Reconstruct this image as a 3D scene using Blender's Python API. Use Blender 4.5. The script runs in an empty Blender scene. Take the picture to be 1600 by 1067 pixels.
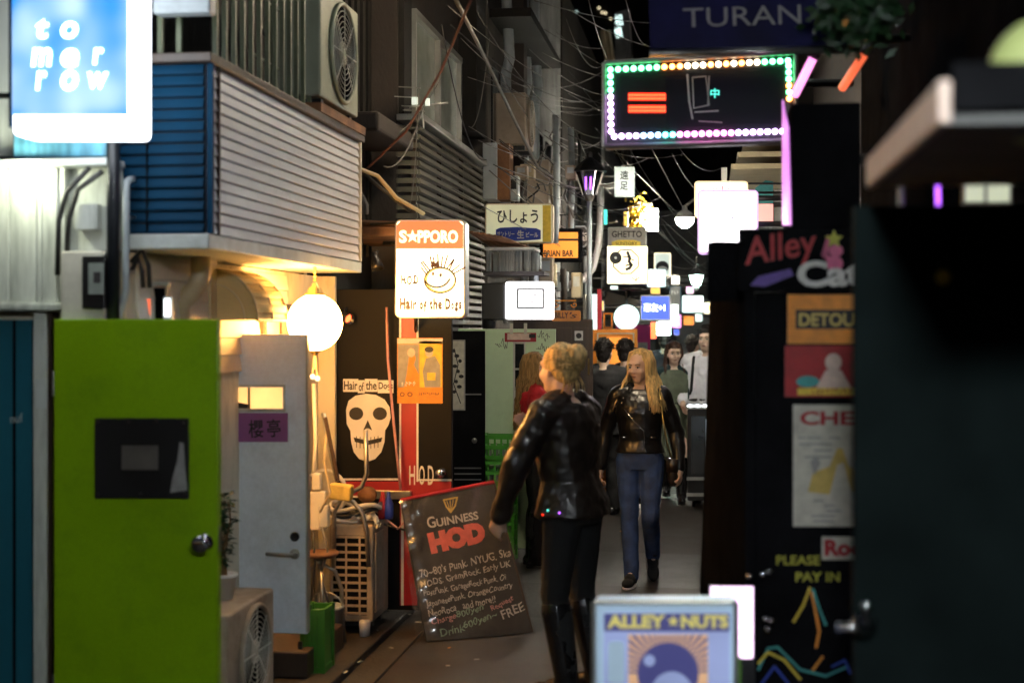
import bpy, bmesh, math, random
import numpy as np
from mathutils import Vector, Matrix
random.seed(7)
sc = bpy.context.scene
COL = sc.collection
R = math.radians

# ------------------------------------------------------------------ camera
F, VX, HY, CAMH = 2222.0, 1110.0, 512.0, 1.82     # focal length in photo pixels, alley vanishing point, eye height
YAW = math.atan((VX - 800) / F)
cd = bpy.data.cameras.new('camera')
cam = bpy.data.objects.new('camera', cd); COL.objects.link(cam)
cam.location = (0, 0, CAMH); cam.rotation_euler = (R(90), 0, YAW)
cd.sensor_width = 36; cd.lens = F / 1600 * 36
cd.shift_y = -(533.5 - HY) / 1600
cd.clip_end = 600; cd.clip_start = 0.05
cd.dof.use_dof = True; cd.dof.focus_distance = 10.4; cd.dof.aperture_fstop = 1.6; cd.dof.aperture_blades = 9
sc.camera = cam

# ------------------------------------------------------------------ night sky, faint moon, exposure
w = bpy.data.worlds.new('World'); sc.world = w; w.use_nodes = True
nt = w.node_tree; nt.nodes.clear()
sky = nt.nodes.new('ShaderNodeTexSky'); sky.sky_type = 'NISHITA'; sky.sun_disc = False
sky.sun_elevation = R(-4); sky.sun_rotation = R(200)
bg = nt.nodes.new('ShaderNodeBackground'); bg.inputs[1].default_value = 0.15
wo = nt.nodes.new('ShaderNodeOutputWorld')
nt.links.new(sky.outputs[0], bg.inputs[0]); nt.links.new(bg.outputs[0], wo.inputs[0])
sl = bpy.data.lights.new('moon', 'SUN'); sl.energy = 0.006; sl.angle = R(0.5); sl.color = (1, .95, .88)
so = bpy.data.objects.new('moon', sl); COL.objects.link(so); so.rotation_euler = (R(40), 0, R(200))
sc.view_settings.view_transform = 'Standard'; sc.view_settings.look = 'None'
sc.view_settings.exposure = 1.4; sc.view_settings.gamma = 1.0
sc.render.engine = 'CYCLES'
sc.cycles.use_denoising = True
sc.cycles.max_bounces = 6; sc.cycles.diffuse_bounces = 3; sc.cycles.glossy_bounces = 3
sc.cycles.transparent_max_bounces = 8; sc.cycles.transmission_bounces = 4
sc.cycles.sample_clamp_indirect = 4; sc.cycles.caustics_reflective = False; sc.cycles.caustics_refractive = False
sc.cycles.use_light_tree = True

# ------------------------------------------------------------------ photo pixel -> direction; distance comes from a plane
FWD = Vector((-math.sin(YAW), math.cos(YAW), 0)); RGT = Vector((math.cos(YAW), math.sin(YAW), 0)); UP = Vector((0, 0, 1))
CAM = Vector((0, 0, CAMH))
def ray(px, py): return FWD + RGT * ((px - 800) / F) + UP * ((HY - py) / F)
def P(px, py, Y):
    d = ray(px, py); return CAM + d * (Y / d.y)
def PW(px, py, X):
    d = ray(px, py); return CAM + d * (X / d.x)
def PG(px, py, z=0.0):
    d = ray(px, py); return CAM + d * ((z - CAMH) / d.z)
class Plane:
    def __init__(s, o, n): s.o = Vector(o); s.n = Vector(n).normalized()
    def at(s, px, py, off=0.0):
        d = ray(px, py); t = (s.o - CAM).dot(s.n) / d.dot(s.n)
        return CAM + d * t + s.n * off
def FY(Y): return Plane((0, Y, 0), (0, -1, 0))

# ------------------------------------------------------------------ mesh builder
ORG = {}
class MB:
    def __init__(s): s.v = []; s.f = []
    def add(s, vs, fs):
        b = len(s.v); s.v += [tuple(v) for v in vs]; s.f += [tuple(i + b for i in f) for f in fs]; return s
    def box(s, x0, x1, y0, y1, z0, z1):
        vs = [(x, y, z) for z in (z0, z1) for y in (y0, y1) for x in (x0, x1)]
        return s.add(vs, [(0, 2, 3, 1), (4, 5, 7, 6), (0, 1, 5, 4), (2, 6, 7, 3), (0, 4, 6, 2), (1, 3, 7, 5)])
    def obox(s, c, size, rot=None):
        c = Vector(c); m = rot or Matrix.Identity(3); vs = []
        for z in (-1, 1):
            for y in (-1, 1):
                for x in (-1, 1): vs.append(c + m @ Vector((x * size[0] / 2, y * size[1] / 2, z * size[2] / 2)))
        return s.add(vs, [(0, 2, 3, 1), (4, 5, 7, 6), (0, 1, 5, 4), (2, 6, 7, 3), (0, 4, 6, 2), (1, 3, 7, 5)])
    def bar(s, p, q, w, h=None):
        p, q = Vector(p), Vector(q); d = (q - p); L = d.length; d.normalize()
        u = d.cross(UP); u = Vector((1, 0, 0)) if u.length < 1e-4 else u.normalized(); k = u.cross(d)
        return s.obox((p + q) / 2, (w, L, h or w), Matrix((u, d, k)).transposed())
    def tube(s, pts, r, n=8, cap=True):
        pts = [Vector(p) for p in pts]; k = len(pts); rr = r if isinstance(r, (list, tuple)) else [r] * k
        vs = []; prev = None
        for i, p in enumerate(pts):
            d = (pts[min(i + 1, k - 1)] - pts[max(i - 1, 0)]).normalized()
            if prev is None:
                u = d.cross(UP); u = d.cross(Vector((1, 0, 0))) if u.length < 1e-3 else u
            else: u = prev - d * prev.dot(d)
            u = u.normalized() if u.length > 1e-6 else Vector((1, 0, 0)); prev = u; v = d.cross(u)
            for j in range(n):
                a = 2 * math.pi * j / n; vs.append(p + (u * math.cos(a) + v * math.sin(a)) * rr[i])
        fs = [(i * n + j, i * n + (j + 1) % n, (i + 1) * n + (j + 1) % n, (i + 1) * n + j) for i in range(k - 1) for j in range(n)]
        if cap: fs += [tuple(range(n))[::-1], tuple(range((k - 1) * n, k * n))]
        return s.add(vs, fs)
    def ball(s, c, r, nu=16, nv=10, rot=None):
        c = Vector(c); r = r if isinstance(r, (list, tuple)) else (r, r, r); m = rot or Matrix.Identity(3)
        vs = [c + m @ Vector((0, 0, r[2]))]
        for i in range(1, nv):
            t = math.pi * i / nv
            for j in range(nu):
                a = 2 * math.pi * j / nu
                vs.append(c + m @ Vector((r[0] * math.sin(t) * math.cos(a), r[1] * math.sin(t) * math.sin(a), r[2] * math.cos(t))))
        vs.append(c + m @ Vector((0, 0, -r[2]))); L = len(vs) - 1; fs = []
        for j in range(nu): fs.append((0, 1 + j, 1 + (j + 1) % nu)); fs.append((L, L - nu + (j + 1) % nu, L - nu + j))
        for i in range(nv - 2):
            for j in range(nu):
                a = 1 + i * nu + j; b = 1 + i * nu + (j + 1) % nu; fs.append((a, a + nu, b + nu, b))
        return s.add(vs, fs)
    def lathe(s, c, prof, n=20, axis=(0, 0, 1)):
        c = Vector(c); ax = Vector(axis).normalized()
        u = ax.cross(Vector((0, 1, 0))); u = ax.cross(Vector((1, 0, 0))) if u.length < 1e-3 else u
        u.normalize(); v = ax.cross(u); vs = []; k = len(prof)
        for (r, h) in prof:
            for j in range(n):
                a = 2 * math.pi * j / n; vs.append(c + ax * h + (u * math.cos(a) + v * math.sin(a)) * r)
        fs = [(i * n + j, i * n + (j + 1) % n, (i + 1) * n + (j + 1) % n, (i + 1) * n + j) for i in range(k - 1) for j in range(n)]
        fs += [tuple(range(n))[::-1], tuple(range((k - 1) * n, k * n))]
        return s.add(vs, fs)
    def prism(s, pts, vec):
        pts = [Vector(p) for p in pts]; vec = Vector(vec); n = len(pts)
        fs = [tuple(range(n)), tuple(range(n, 2 * n))[::-1]] + [(i, n + i, n + (i + 1) % n, (i + 1) % n) for i in range(n)]
        return s.add(pts + [p + vec for p in pts], fs)
    def grid(s, fn, nu, nv):
        vs = [fn(i / nu, j / nv) for j in range(nv + 1) for i in range(nu + 1)]
        return s.add(vs, [(j * (nu + 1) + i, j * (nu + 1) + i + 1, (j + 1) * (nu + 1) + i + 1, (j + 1) * (nu + 1) + i) for j in range(nv) for i in range(nu)])
    def build(s, name, m, parent=None, smooth=False, bev=0, fix=True, kind=None):
        me = bpy.data.meshes.new(name)
        if parent is not None: o0 = ORG[parent.name]
        else:
            a = np.array(s.v); lo, hi = a.min(0), a.max(0)
            o0 = Vector(((lo[0] + hi[0]) / 2, (lo[1] + hi[1]) / 2, lo[2]))
        me.from_pydata([(v[0] - o0[0], v[1] - o0[1], v[2] - o0[2]) for v in s.v], [], s.f)
        if fix:
            bm = bmesh.new(); bm.from_mesh(me); bmesh.ops.recalc_face_normals(bm, faces=bm.faces); bm.to_mesh(me); bm.free()
        if smooth: me.polygons.foreach_set('use_smooth', [True] * len(me.polygons))
        me.materials.append(m if not isinstance(m, str) else MAT[m])
        o = bpy.data.objects.new(name, me); COL.objects.link(o)
        if parent is not None: o.parent = parent
        else: o.location = o0
        ORG[o.name] = o0
        if bev:
            b = o.modifiers.new('bevel', 'BEVEL'); b.width = bev; b.segments = 2; b.limit_method = 'ANGLE'; b.angle_limit = R(40)
        if kind: o['kind'] = kind
        return o
def tag(o, label, cat, group=None):
    o['label'] = label; o['category'] = cat
    if group: o['group'] = group
    return o
def thing(name, label, cat, loc, group=None):
    o = bpy.data.objects.new(name, None); COL.objects.link(o); o.location = loc; o.empty_display_size = .1
    ORG[o.name] = Vector(loc); return tag(o, label, cat, group)
def copies(o, offs):
    """copies of one piece, sharing its mesh, moved by each offset"""
    for d in offs:
        c = o.copy(); COL.objects.link(c); c.location = o.location + Vector(d); ORG[c.name] = ORG[o.name]
def px_bar(x0, x1, y0, y1, Y, d):        # a box whose front face fills a photo rectangle at distance Y
    a, b = P(x0, y1, Y), P(x1, y0, Y); return (a.x, b.x, Y, Y + d, a.z, b.z)
# sign work: pixel outlines laid onto a real plane
def slab(pl, pts, off=0.003, th=0.003, mb=None):
    return (mb or MB()).prism([pl.at(x, y, off) for x, y in pts], pl.n * -th)
def rect(x0, y0, x1, y1): return [(x0, y0), (x1, y0), (x1, y1), (x0, y1)]
def rrect(x0, y0, x1, y1, r, n=5):
    o = []
    for cx, cy, a0 in ((x1 - r, y0 + r, -90), (x1 - r, y1 - r, 0), (x0 + r, y1 - r, 90), (x0 + r, y0 + r, 180)):
        for i in range(n + 1):
            a = R(a0 + 90 * i / n); o.append((cx + r * math.cos(a), cy + r * math.sin(a)))
    return o
def ell(cx, cy, rx, ry=None, n=28, a0=0, a1=360):
    ry = ry or rx; k = n if a1 - a0 >= 360 else n + 1
    return [(cx + rx * math.cos(R(a0 + (a1 - a0) * i / n)), cy + ry * math.sin(R(a0 + (a1 - a0) * i / n))) for i in range(k)]
def stroke(pl, pts, wd, off=0.004, mb=None, closed=False):
    mb = mb or MB(); pts = list(pts)
    if closed: pts.append(pts[0])
    for i in range(len(pts) - 1):
        (x0, y0), (x1, y1) = pts[i], pts[i + 1]; L = math.hypot(x1 - x0, y1 - y0) or 1
        nx, ny = -(y1 - y0) / L * wd / 2, (x1 - x0) / L * wd / 2; ex, ey = (x1 - x0) / L * wd * .35, (y1 - y0) / L * wd * .35
        mb.add([pl.at(x0 + nx - ex, y0 + ny - ey, off), pl.at(x1 + nx + ex, y1 + ny + ey, off), pl.at(x1 - nx + ex, y1 - ny + ey, off), pl.at(x0 - nx - ex, y0 - ny - ey, off)], [(0, 1, 2, 3)])
    return mb
def flat_text(body, bold=0.0, shear=0.0, space=1.0):
    c = bpy.data.curves.new('lettering', 'FONT'); c.body = body; c.resolution_u = 3; c.offset = bold; c.shear = shear; c.space_character = space
    o = bpy.data.objects.new('lettering', c); me = bpy.data.meshes.new_from_object(o)
    v = np.array([x.co[:2] for x in me.vertices]) if len(me.vertices) else np.zeros((0, 2)); f = [tuple(p.vertices) for p in me.polygons]
    bpy.data.objects.remove(o); bpy.data.meshes.remove(me); bpy.data.curves.remove(c)
    return v, f
def letters(pl, body, xl, yl, xr, yr, h, off=0.005, bold=0.0, shear=0.0, mb=None, wob=0.0, lean=0.0, space=1.0):
    """text whose box bottom runs from (xl,yl) to (xr,yr), h pixels tall, laid on the plane"""
    v, f = flat_text(body, bold, shear, space); mb = mb or MB()
    if not len(v): return mb
    lo, hi = v.min(0), v.max(0); L = math.hypot(xr - xl, yr - yl); ux, uy = (xr - xl) / L, (yr - yl) / L
    vs = []
    for a, b in v:
        s = (a - lo[0]) / (hi[0] - lo[0]) * L; t = (b - lo[1]) / (hi[1] - lo[1]) * h
        if wob: t += wob * math.sin(s * .35) + wob * .6 * math.sin(s * .9 + 1); s += wob * .5 * math.sin(t * .8 + s * .2)
        s += lean * t
        vs.append(pl.at(xl + ux * s + uy * t, yl + uy * s - ux * t, off))
    return mb.add(vs, f)

def scrawl(pl, x0, y, x1, h, off=.006, seed=1):
    """strokes for writing too small to read in the photograph"""
    rg = random.Random(seed); mb = MB(); x = x0
    while x < x1 - h * .4:
        w = h * rg.uniform(.4, .8)
        for _ in range(3): stroke(pl, [(x + rg.uniform(0, w * .4), y - rg.uniform(0, h)), (x + rg.uniform(w * .4, w), y - rg.uniform(0, h))], h * .16, off, mb)
        x += w + h * .2
    return mb

# ------------------------------------------------------------------ materials
MAT = {}
def mat(name, col, rough=.6, metal=0, var=.25, scale=5, bump=.15, bscale=60, dirt=0, dcol=(.02, .017, .013), spec=.5, coat=0, emit=0, ecol=None, evar=0, stretch=(1, 1, 1), alpha=1, dscale=3.0, speck=0, sscale=55):
    m = bpy.data.materials.new(name); m.use_nodes = True; N = m.node_tree.nodes; Lk = m.node_tree.links.new
    b = N['Principled BSDF']; b.inputs['Roughness'].default_value = rough; b.inputs['Metallic'].default_value = metal
    b.inputs['Specular IOR Level'].default_value = spec; b.inputs['Coat Weight'].default_value = coat; b.inputs['Coat Roughness'].default_value = .12
    g = N.new('ShaderNodeNewGeometry'); mp = N.new('ShaderNodeMapping'); Lk(g.outputs['Position'], mp.inputs[0]); mp.inputs['Scale'].default_value = stretch
    n1 = N.new('ShaderNodeTexNoise'); n1.inputs['Scale'].default_value = scale; n1.inputs['Detail'].default_value = 5; Lk(mp.outputs[0], n1.inputs['Vector'])
    cr = N.new('ShaderNodeValToRGB'); Lk(n1.outputs['Fac'], cr.inputs[0]); c = Vector(col)
    cr.color_ramp.elements[0].position = .3; cr.color_ramp.elements[1].position = .7
    cr.color_ramp.elements[0].color = (*[max(0, x * (1 - var)) for x in c], 1); cr.color_ramp.elements[1].color = (*[min(1, x * (1 + var)) for x in c], 1)
    out = cr.outputs[0]
    if dirt:
        n2 = N.new('ShaderNodeTexNoise'); n2.inputs['Scale'].default_value = dscale; n2.inputs['Detail'].default_value = 8; n2.inputs['Roughness'].default_value = .7; Lk(mp.outputs[0], n2.inputs['Vector'])
        r2 = N.new('ShaderNodeValToRGB'); r2.color_ramp.elements[0].position = .48; r2.color_ramp.elements[1].position = .68
        r2.color_ramp.elements[1].color = (dirt, dirt, dirt, 1); r2.color_ramp.elements[0].color = (0, 0, 0, 1); Lk(n2.outputs['Fac'], r2.inputs[0])
        mx = N.new('ShaderNodeMixRGB'); Lk(r2.outputs[0], mx.inputs[0]); Lk(out, mx.inputs[1]); mx.inputs[2].default_value = (*dcol, 1); out = mx.outputs[0]
    if speck:
        n4 = N.new('ShaderNodeTexNoise'); n4.inputs['Scale'].default_value = sscale; n4.inputs['Detail'].default_value = 3; n4.inputs['Roughness'].default_value = .8; Lk(mp.outputs[0], n4.inputs['Vector'])
        r4 = N.new('ShaderNodeMapRange'); r4.inputs[1].default_value = .35; r4.inputs[2].default_value = .65; r4.inputs[3].default_value = 1 - speck; r4.inputs[4].default_value = 1 + speck; Lk(n4.outputs['Fac'], r4.inputs[0])
        m4 = N.new('ShaderNodeMixRGB'); m4.blend_type = 'MULTIPLY'; m4.inputs[0].default_value = 1; Lk(out, m4.inputs[1]); Lk(r4.outputs[0], m4.inputs[2]); out = m4.outputs[0]
    Lk(out, b.inputs['Base Color'])
    if bump:
        n3 = N.new('ShaderNodeTexNoise'); n3.inputs['Scale'].default_value = bscale; n3.inputs['Detail'].default_value = 4; Lk(mp.outputs[0], n3.inputs['Vector'])
        bp = N.new('ShaderNodeBump'); bp.inputs['Strength'].default_value = bump; bp.inputs['Distance'].default_value = .01; Lk(n3.outputs['Fac'], bp.inputs['Height']); Lk(bp.outputs[0], b.inputs['Normal'])
        mr = N.new('ShaderNodeMapRange'); mr.inputs[3].default_value = max(0, rough - .12); mr.inputs[4].default_value = min(1, rough + .12); Lk(n1.outputs['Fac'], mr.inputs[0]); Lk(mr.outputs[0], b.inputs['Roughness'])
    if emit:
        b.inputs['Emission Color'].default_value = (*(ecol or col), 1); b.inputs['Emission Strength'].default_value = emit
        if evar:
            m2 = N.new('ShaderNodeMapRange'); m2.inputs[1].default_value = .3; m2.inputs[2].default_value = .7; m2.inputs[3].default_value = emit * (1 - evar); m2.inputs[4].default_value = emit * (1 + evar); Lk(n1.outputs['Fac'], m2.inputs[0]); Lk(m2.outputs[0], b.inputs['Emission Strength'])
    b.inputs['Alpha'].default_value = alpha
    MAT[name] = m; return m
def lit(name, col, s, evar=.12, scale=3):          # a lit plastic sign face
    return mat(name, tuple(min(.8, x) for x in col), .4, var=.05, scale=scale, bump=0, emit=s, ecol=col, evar=evar)
# ------------------------------------------------------------------ material list
mat('asphalt', (.018, .0135, .011), .46, var=.6, scale=3, bump=.9, bscale=170, speck=.85, dirt=.7, dcol=(.014, .012, .011), spec=.6)
mat('asphalt_patch', (.026, .0205, .0165), .55, var=.5, scale=4, bump=.8, bscale=140, speck=.85, dirt=.5, dcol=(.03, .026, .022))
mat('gutter', (.035, .031, .027), .55, var=.4, scale=6, bump=.6, dirt=.8)
mat('iron', (.05, .048, .045), .45, metal=.8, var=.4, bump=.4)
mat('dark_wall', (.022, .02, .018), .8, var=.5, scale=2, bump=.5, dirt=.6, spec=.15, stretch=(1, 1, .3))
mat('brown_wall', (.035, .025, .019), .75, var=.4, scale=2.5, bump=.5, dirt=.7, stretch=(1, 1, .4))
mat('concrete', (.085, .076, .064), .85, var=.35, scale=2, bump=.5, bscale=30, dirt=.85, dcol=(.045, .04, .033), stretch=(1, 1, .35))
mat('grey_wall', (.16, .16, .155), .8, var=.3, scale=2, bump=.3, dirt=.7, dcol=(.05, .05, .05))
mat('cream_wall', (.62, .56, .43), .7, var=.12, scale=4, bump=.25, dirt=.7, dcol=(.2, .13, .06), stretch=(1, 1, .3))
mat('siding_white', (.74, .75, .78), .5, var=.08, scale=4, bump=.08, dirt=.3, dcol=(.45, .44, .44), stretch=(1, .2, 1))
mat('door_black', (.006, .006, .0065), .6, var=.3, bump=.1, spec=.15)
mat('cream_board', (.66, .62, .52), .55, var=.1, scale=4, bump=.12, dirt=.35, dcol=(.28, .25, .2), stretch=(1, .2, 1))
mat('blue_board', (.002, .030, .068), .6, spec=.08, var=.2, scale=4, bump=.1, dirt=.3, dcol=(.01, .03, .06))
mat('pale_trim', (.55, .58, .56), .5, var=.15, bump=.1, dirt=.5, dcol=(.2, .17, .13))
mat('white_plank', (.62, .64, .58), .6, var=.12, scale=3, bump=.25, dirt=.75, dcol=(.14, .15, .13), stretch=(2, 2, .25))
mat('teal_paint', (.008, .11, .16), .5, var=.35, scale=3, bump=.2, dirt=.4, dcol=(.004, .03, .045), stretch=(1, 1, .3))
mat('flashing', (.1, .3, .42), .35, metal=.3, var=.5, scale=9, bump=.2, dirt=.6, dcol=(.02, .05, .08), stretch=(3, 3, .5))
mat('green_paint', (.25, .45, .002), .36, var=.1, scale=3, bump=.2, bscale=18, coat=.3, dirt=.45, dcol=(.14, .27, .004), dscale=6, speck=.07, sscale=90)
mat('white_paint', (.76, .82, .9), .42, speck=.05, var=.08, scale=2, bump=.06, dirt=.3, dcol=(.36, .37, .4), coat=.15)
mat('mint_paint', (.55, .72, .48), .5, var=.08, scale=3, bump=.08, dirt=.35, dcol=(.28, .4, .25))
mat('chrome', (.7, .7, .72), .13, metal=1, var=.1, bump=0)
mat('dull_steel', (.4, .39, .37), .35, metal=.9, var=.3, bump=.15, dirt=.5, dcol=(.12, .08, .05))
mat('brass', (.6, .42, .16), .3, metal=1, var=.2, bump=.05)
mat('black_paint', (.012, .012, .013), .38, var=.3, bump=.1, coat=.15)
mat('black_matt', (.008, .008, .009), .9, var=.3, bump=.3, spec=0)
mat('black_plastic', (.015, .015, .016), .35, var=.2, bump=.05)
mat('red_paint', (.33, .012, .018), .45, var=.15, bump=.1, dirt=.2, dcol=(.12, .005, .008))
mat('dark_red', (.1, .01, .012), .5, var=.3, bump=.2)
mat('white_line', (.72, .7, .68), .5, var=.1, bump=.05)
mat('ac_plastic', (.6, .58, .5), .5, var=.08, bump=.06, dirt=.55, dcol=(.25, .22, .16))
mat('rust', (.22, .1, .045), .8, var=.5, bump=.5, dirt=.6, dcol=(.06, .03, .02))
mat('wood', (.22, .12, .055), .6, var=.4, scale=6, bump=.3, stretch=(1, 1, .12))
mat('dark_wood', (.045, .026, .016), .5, var=.5, scale=6, bump=.3, stretch=(1, 1, .12), coat=.1)
mat('beige_metal', (.55, .45, .28), .5, var=.12, bump=.05, dirt=.35, dcol=(.3, .22, .12))
mat('awning_cloth', (.62, .48, .24), .7, var=.1, bump=.2, dirt=.4, dcol=(.3, .2, .09))
mat('grey_pvc', (.36, .4, .42), .45, var=.15, bump=.05, dirt=.4, dcol=(.12, .12, .12))
mat('black_pipe', (.012, .014, .018), .35, var=.3, bump=.08)
mat('cable_black', (.02, .019, .018), .5, var=.3, bump=0)
mat('cable_grey', (.13, .12, .11), .5, var=.3, bump=0)
mat('cable_red', (.06, .014, .01), .5, var=.3, bump=0)
mat('slat_wood', (.1, .095, .07), .6, var=.4, bump=.2, dirt=.5, dcol=(.04, .035, .03), stretch=(1, .2, 1))
mat('railing_green', (.11, .13, .07), .5, var=.3, bump=.15, dirt=.5, dcol=(.1, .1, .06))
mat('window_glass', (.33, .37, .33), .18, var=.2, bump=0, spec=.8)
mat('dark_glass', (.02, .022, .024), .08, var=.2, bump=0, spec=.9)
mat('alu_frame', (.5, .5, .47), .35, metal=.7, var=.15, bump=.05)
mat('paper', (.72, .7, .64), .7, var=.08, bump=.1)
mat('ink', (.012, .011, .012), .6, var=.1, bump=0)
mat('yellow_foam', (.7, .5, .12), .8, var=.15, bump=.4, dirt=.5, dcol=(.2, .13, .05))
mat('ac_old', (.36, .29, .22), .6, var=.12, bump=.1, dirt=.7, dcol=(.12, .08, .05))
mat('crate_bright', (.07, .34, .03), .45, var=.15, bump=.05)
mat('crate_green', (.05, .2, .02), .45, var=.15, bump=.05, dirt=.3, dcol=(.02, .09, .01))
mat('leaf', (.02, .06, .022), .45, var=.5, scale=20, bump=.1)
mat('yellow_leaf', (.45, .3, .02), .5, var=.4, scale=20, bump=.1)
mat('pot', (.6, .58, .56), .4, var=.1, bump=.05)
mat('purple_board', (.3, .1, .3), .5, var=.08, bump=.05)
mat('pink_panel', (.8, .04, .25), .5, var=.1, bump=.05)
mat('orange_panel', (.75, .25, .02), .5, var=.1, bump=.05)
for n_, c_ in (('orange_print', (.75, .27, .03)), ('yellow_print', (.75, .55, .06)), ('grey_print', (.3, .29, .28)), ('dark_print', (.04, .035, .035)), ('skin_print', (.66, .5, .42)), ('red_print', (.36, .012, .016)), ('blue_print', (.02, .05, .35)), ('pink_print', (.62, .12, .25)), ('pale_print', (.52, .5, .42)), ('gold_print', (.55, .4, .1)), ('purple_print', (.1, .05, .28)), ('teal_print', (.05, .3, .3)), ('green_print', (.12, .28, .03)), ('chalk_white', (.55, .54, .51)), ('chalk_red', (.75, .16, .13)), ('chalk_pink', (.6, .3, .3)), ('chalk_green', (.25, .4, .3)), ('dim_yellow', (.4, .38, .04))):
    mat(n_, c_, .6, var=.15, scale=30, bump=.05)
mat('board_black', (.035, .034, .034), .6, var=.35, scale=5, bump=.2, dirt=.5, dcol=(.09, .085, .08))
# lit faces: only what gives off light
lit('lit_white', (1, .97, .93), .8); lit('lit_cool', (.74, 1, .95), .62, evar=.3, scale=7); lit('lit_hot', (1, .93, 1), 2.2); lit('lit_creamrim', (1, .66, .36), .34); lit('lit_violetrim', (.8, .5, 1), .36)
lit('lit_bluewhite', (.86, .93, 1), 2.2)
lit('lit_globe', (1, .47, .115), 42, evar=.03); lit('lit_orange', (1, .165, .065), .42); lit('lit_amber', (1, .3, .04), .34)
lit('lit_warmwhite', (1, .84, .52), .8); lit('lit_card', (1, .95, .98), 1.3); lit('lit_yellow', (1, .6, .12), .5); lit('lit_black', (.05, .015, .008), .2)
lit('lit_cream', (.9, .95, .6), .10, evar=.2); lit('lit_screen', (.06, .12, .95), .55); lit('lit_window', (1, .5, .16), .55, evar=.4)
lit('lit_red', (1, .07, .02), 3.2); lit('lit_redglow', (1, .03, .008), .7); lit('lit_palegreen', (.8, 1, .85), .2, evar=.1); lit('lit_lamp', (1, .93, .78), 220, evar=.02); lit('lit_lamp_high', (.9, 1, .98), 42, evar=.02); lit('lit_fill_near', (.9, .98, 1), 185, evar=.02); lit('lit_fill_mid', (1, .80, .55), 85, evar=.02); lit('lit_beer', (1, .84, .5), 2.0); lit('lit_purple', (.42, .1, 1), 1.2)  # near and mid serve unseen added fill lamps
lit('lit_bulb', (.95, 1, .75), 110, evar=0)
lit('lit_poster', (.3, .36, .62), .26, evar=.25); lit('lit_frame', (.45, .6, .75), .14); lit('lit_teal', (.1, .9, .7), .6)
lit('lit_gold', (.75, .66, .2), .18); lit('lit_rays', (.85, .5, .28), .2); lit('lit_dusk', (.1, .1, .32), .12); lit('lit_pink', (1, .3, .75), .8); lit('lit_lantern', (.62, 1, .85), 14.0)
for i_, c_ in enumerate([(.12, 1, .35), (1, .3, .06), (.75, .45, 1), (.3, .55, 1), (1, .22, .75), (.1, .9, .75), (1, .75, .5)]): lit('led_%d' % i_, c_, 7.0, evar=0)
# blue acrylic face: whiter where the tubes behind it run close
bm_ = lit('lit_blue', (.05, .34, .95), .45, evar=0); N = bm_.node_tree.nodes; Lk = bm_.node_tree.links.new; pb = N['Principled BSDF']
nz = [n for n in N if n.type == 'TEX_NOISE'][0]; nz.inputs['Scale'].default_value = 4.5; nz.inputs['Detail'].default_value = 1
cr_ = N.new('ShaderNodeValToRGB'); cr_.color_ramp.elements[0].position = .36; cr_.color_ramp.elements[0].color = (.03, .30, .95, 1); cr_.color_ramp.elements[1].position = .66; cr_.color_ramp.elements[1].color = (.62, .85, 1, 1); Lk(nz.outputs['Fac'], cr_.inputs[0]); Lk(cr_.outputs[0], pb.inputs['Emission Color'])

# ------------------------------------------------------------------ ground
g = MB().box(-60, 60, -20, 120, -.3, 0).build('ground', 'asphalt'); g['kind'] = 'structure'
pa = MB()
pa.add([(-1.62, 8.9, .004), (.9, 8.7, .004), (.9, 9.9, .004), (-1.62, 10.1, .004)], [(0, 1, 2, 3)])
o = pa.build('pavement_patch', 'asphalt_patch'); o['kind'] = 'structure'
o = MB().add([(-1.6, 11.6, .004), (.9, 11.4, .004), (.9, 15.2, .004), (-1.6, 15.4, .004)], [(0, 1, 2, 3)]).build('pavement_patch', 'asphalt_patch'); o['kind'] = 'structure'
o = MB().box(-1.86, -1.70, -2, 34, -.02, .012).build('gutter', 'gutter', bev=.006); o['kind'] = 'structure'
o = MB().box(-2.6, -1.88, -2, 34, -.05, .045).build('kerb_pavement', 'asphalt_patch', bev=.01); o['kind'] = 'structure'
for k, (x, y) in enumerate([(PG(1040, 776).x, PG(1040, 776).y), (PG(985, 792).x, PG(985, 792).y)]):
    t = thing('drain_cover', ['round drain cover with white markings beside the grey dress woman', 'round drain cover with white markings behind the walking blonde woman'][k], 'drain cover', (x, y, 0))
    MB().lathe((x, y, 0), [(.27, .001), (.27, .009), (.25, .012)], 28).build('rim', 'iron', t)
    m = MB()
    for a in range(8):
        q = a * math.pi / 4; m.obox((x + .15 * math.cos(q), y + .15 * math.sin(q), .014), (.12, .035, .004), Matrix.Rotation(q, 3, 'Z'))
    o = m.build('marking', 'chalk_white', t); o['kind'] = 'stuff'
LIT = [(563, 1034), (640, 960), (655, 972), (672, 941), (702, 1012), (611, 1012), (540, 1050), (590, 985), (700, 1040), (745, 1030), (970, 830), (930, 860), (780, 850)]
for k, (x, y) in enumerate(LIT):
    c = PG(x, y, .05 if x < 660 else .01); random.seed(k)
    tag(MB().obox(c + Vector((0, 0, .003)), (random.uniform(.015, .045), random.uniform(.008, .018), .003), Matrix.Rotation(random.random() * 3, 3, 'Z')).build('litter_scrap', random.choice(['grey_print', 'orange_print', 'pale_print', 'grey_print'])), 'tiny scrap of litter on the dark asphalt', 'litter', 'litter scraps on the ground')

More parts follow.
